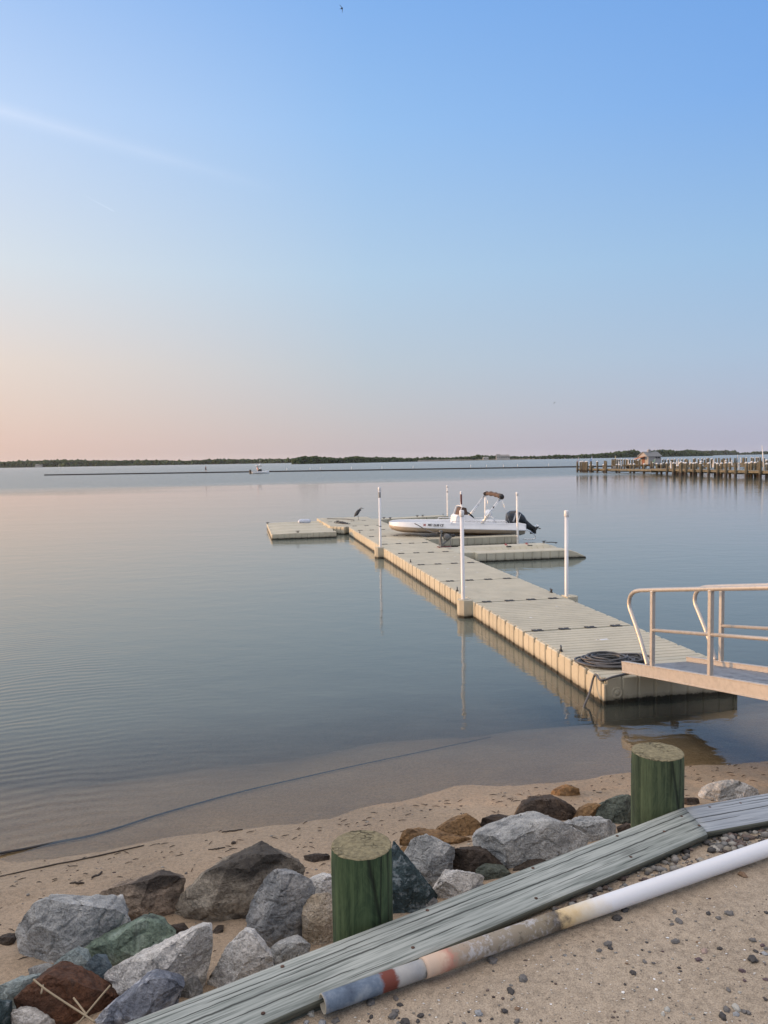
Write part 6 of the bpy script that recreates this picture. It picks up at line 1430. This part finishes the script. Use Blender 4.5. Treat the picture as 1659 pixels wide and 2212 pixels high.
for _ in range(1300):
    a = rnd.uniform(-4.6, 5.2); t_ = shore_shift(a)-rnd.choice((abs(rnd.gauss(.32, .16)), rnd.uniform(.05, 2.4), abs(rnd.gauss(1.0, .25))))
    if t_ > -.03: continue
    q = S0+SD*a+SN*t_; z = bed_z(a, t_)
    if rnd.random() < .45:
        L = rnd.uniform(.012, .07); an = rnd.gauss(.25, .5); d = V((math.cos(an), math.sin(an), 0))*L/2; mb.c = rnd.choice([(.06, .04, .026), (.09, .06, .04), (.035, .028, .024)])
        c = V((q.x, q.y, z+.003)); mb.tube([c-d, c+V((0, rnd.uniform(-.004, .004), .003)), c+d], [.0018, .003, .0015], 5); mb.c = None
    else: chip(mb, (q.x, q.y, z+.001), .003+.011*rnd.random()**3, .55)
tag(mb.build('beach_litter', M_TINT, None, (0, 5, .2)), 'wrack, wood chips and tiny stones along the tide line', None, None, 'stuff')
def beach_pt(x, y): p = ground_hit(x, y); return V((p.x, p.y, beach_at(p.x, p.y)))
M_TWIG = simple('dark_twig', (.045, .035, .028), .9)
for (xa, ya, xb, yb, r, lb) in ((0, 497, 620, 365, .006, 'long thin dark stick lying on the sand behind the rocks'), (398, 503, 440, 478, .009, 'short dark stick on the sand behind the tan rock'), (302, 527, 362, 530, .007, 'small dark twig on the sand between stick and rocks'), (958, 306, 1048, 295, .006, 'thin brown twig near the waterline'), (900, 381, 972, 375, .005, 'thin brown twig above the domed rock'), (335, 600, 345, 615, .01, 'dark wood chip on sand by the tan rock'), (1000, 356, 1018, 352, .012, 'dark wood chip on the open beach')):
    A_, B_ = beach_pt(.5*xa, 1645.8+.5*ya), beach_pt(.5*xb, 1645.8+.5*yb); n_ = 8; pts = []
    for i in range(n_+1):
        p = A_+(B_-A_)*(i/n_); p.z = beach_at(p.x, p.y)+r*.6; p.y += .012*noise.noise(V((i*.8, r*99, 0))); pts.append(p)
    mb = MB(); mb.tube(pts, [r*(.6+.4*math.sin(math.pi*i/n_)+.1) for i in range(n_+1)], 6); tag(mb.build('twig', M_TWIG, None, A_), lb, 'twig', 'twigs on the beach')
# the half sunken hose in the shallows
hp_ = []
for x, y in ((-40, 1853), (0, 1843), (60, 1832), (130, 1817), (190, 1806), (260, 1786), (330, 1763), (420, 1737), (520, 1710), (640, 1682), (760, 1655), (850, 1636), (930, 1619), (1000, 1604), (1060, 1590)):
    p = unp(x, y, 0); z = beach_at(p.x, p.y)
    for _ in range(4): p = unp(x, y, min(z+.02, .03) if z < 0 else z+.02); z = beach_at(p.x, p.y)
    hp_.append(V((p.x, p.y, max(z, -.35)+.018)))
rope_obj('hose', hp_, (.0115, .0035), M_BLACK, 'black hose running along the waterline and out under the shallow water', 'hose', 8, 6)
M_REED = simple('dry_reed', (.27, .215, .14), .85)
for pts, lb in ((((145, 940), (200, 985), (290, 1045), (360, 1090), (410, 1125)), 'longest dry reed stalk lying diagonally across the rust-brown rock'), (((476, 966), (430, 1020), (380, 1080), (330, 1140)), 'dry reed stalk leaning from the board onto the rust-brown rock'), (((318, 1020), (345, 1055), (375, 1095)), 'short dry reed stub on the rust-brown rock'), (((186, 965), (178, 1000)), 'tiny dry reed splinter on top of the rust-brown rock')):
    P_ = [atd(.5*x, 1645.8+.5*y, 2.70-.05*i) for i, (x, y) in enumerate(pts)]
    mb = MB(); mb.tube(smoothline(P_, 4), .0034, 7); tag(mb.build('reed_stalk', M_REED, None, P_[0]), lb, 'reed', 'dry reed stalks')
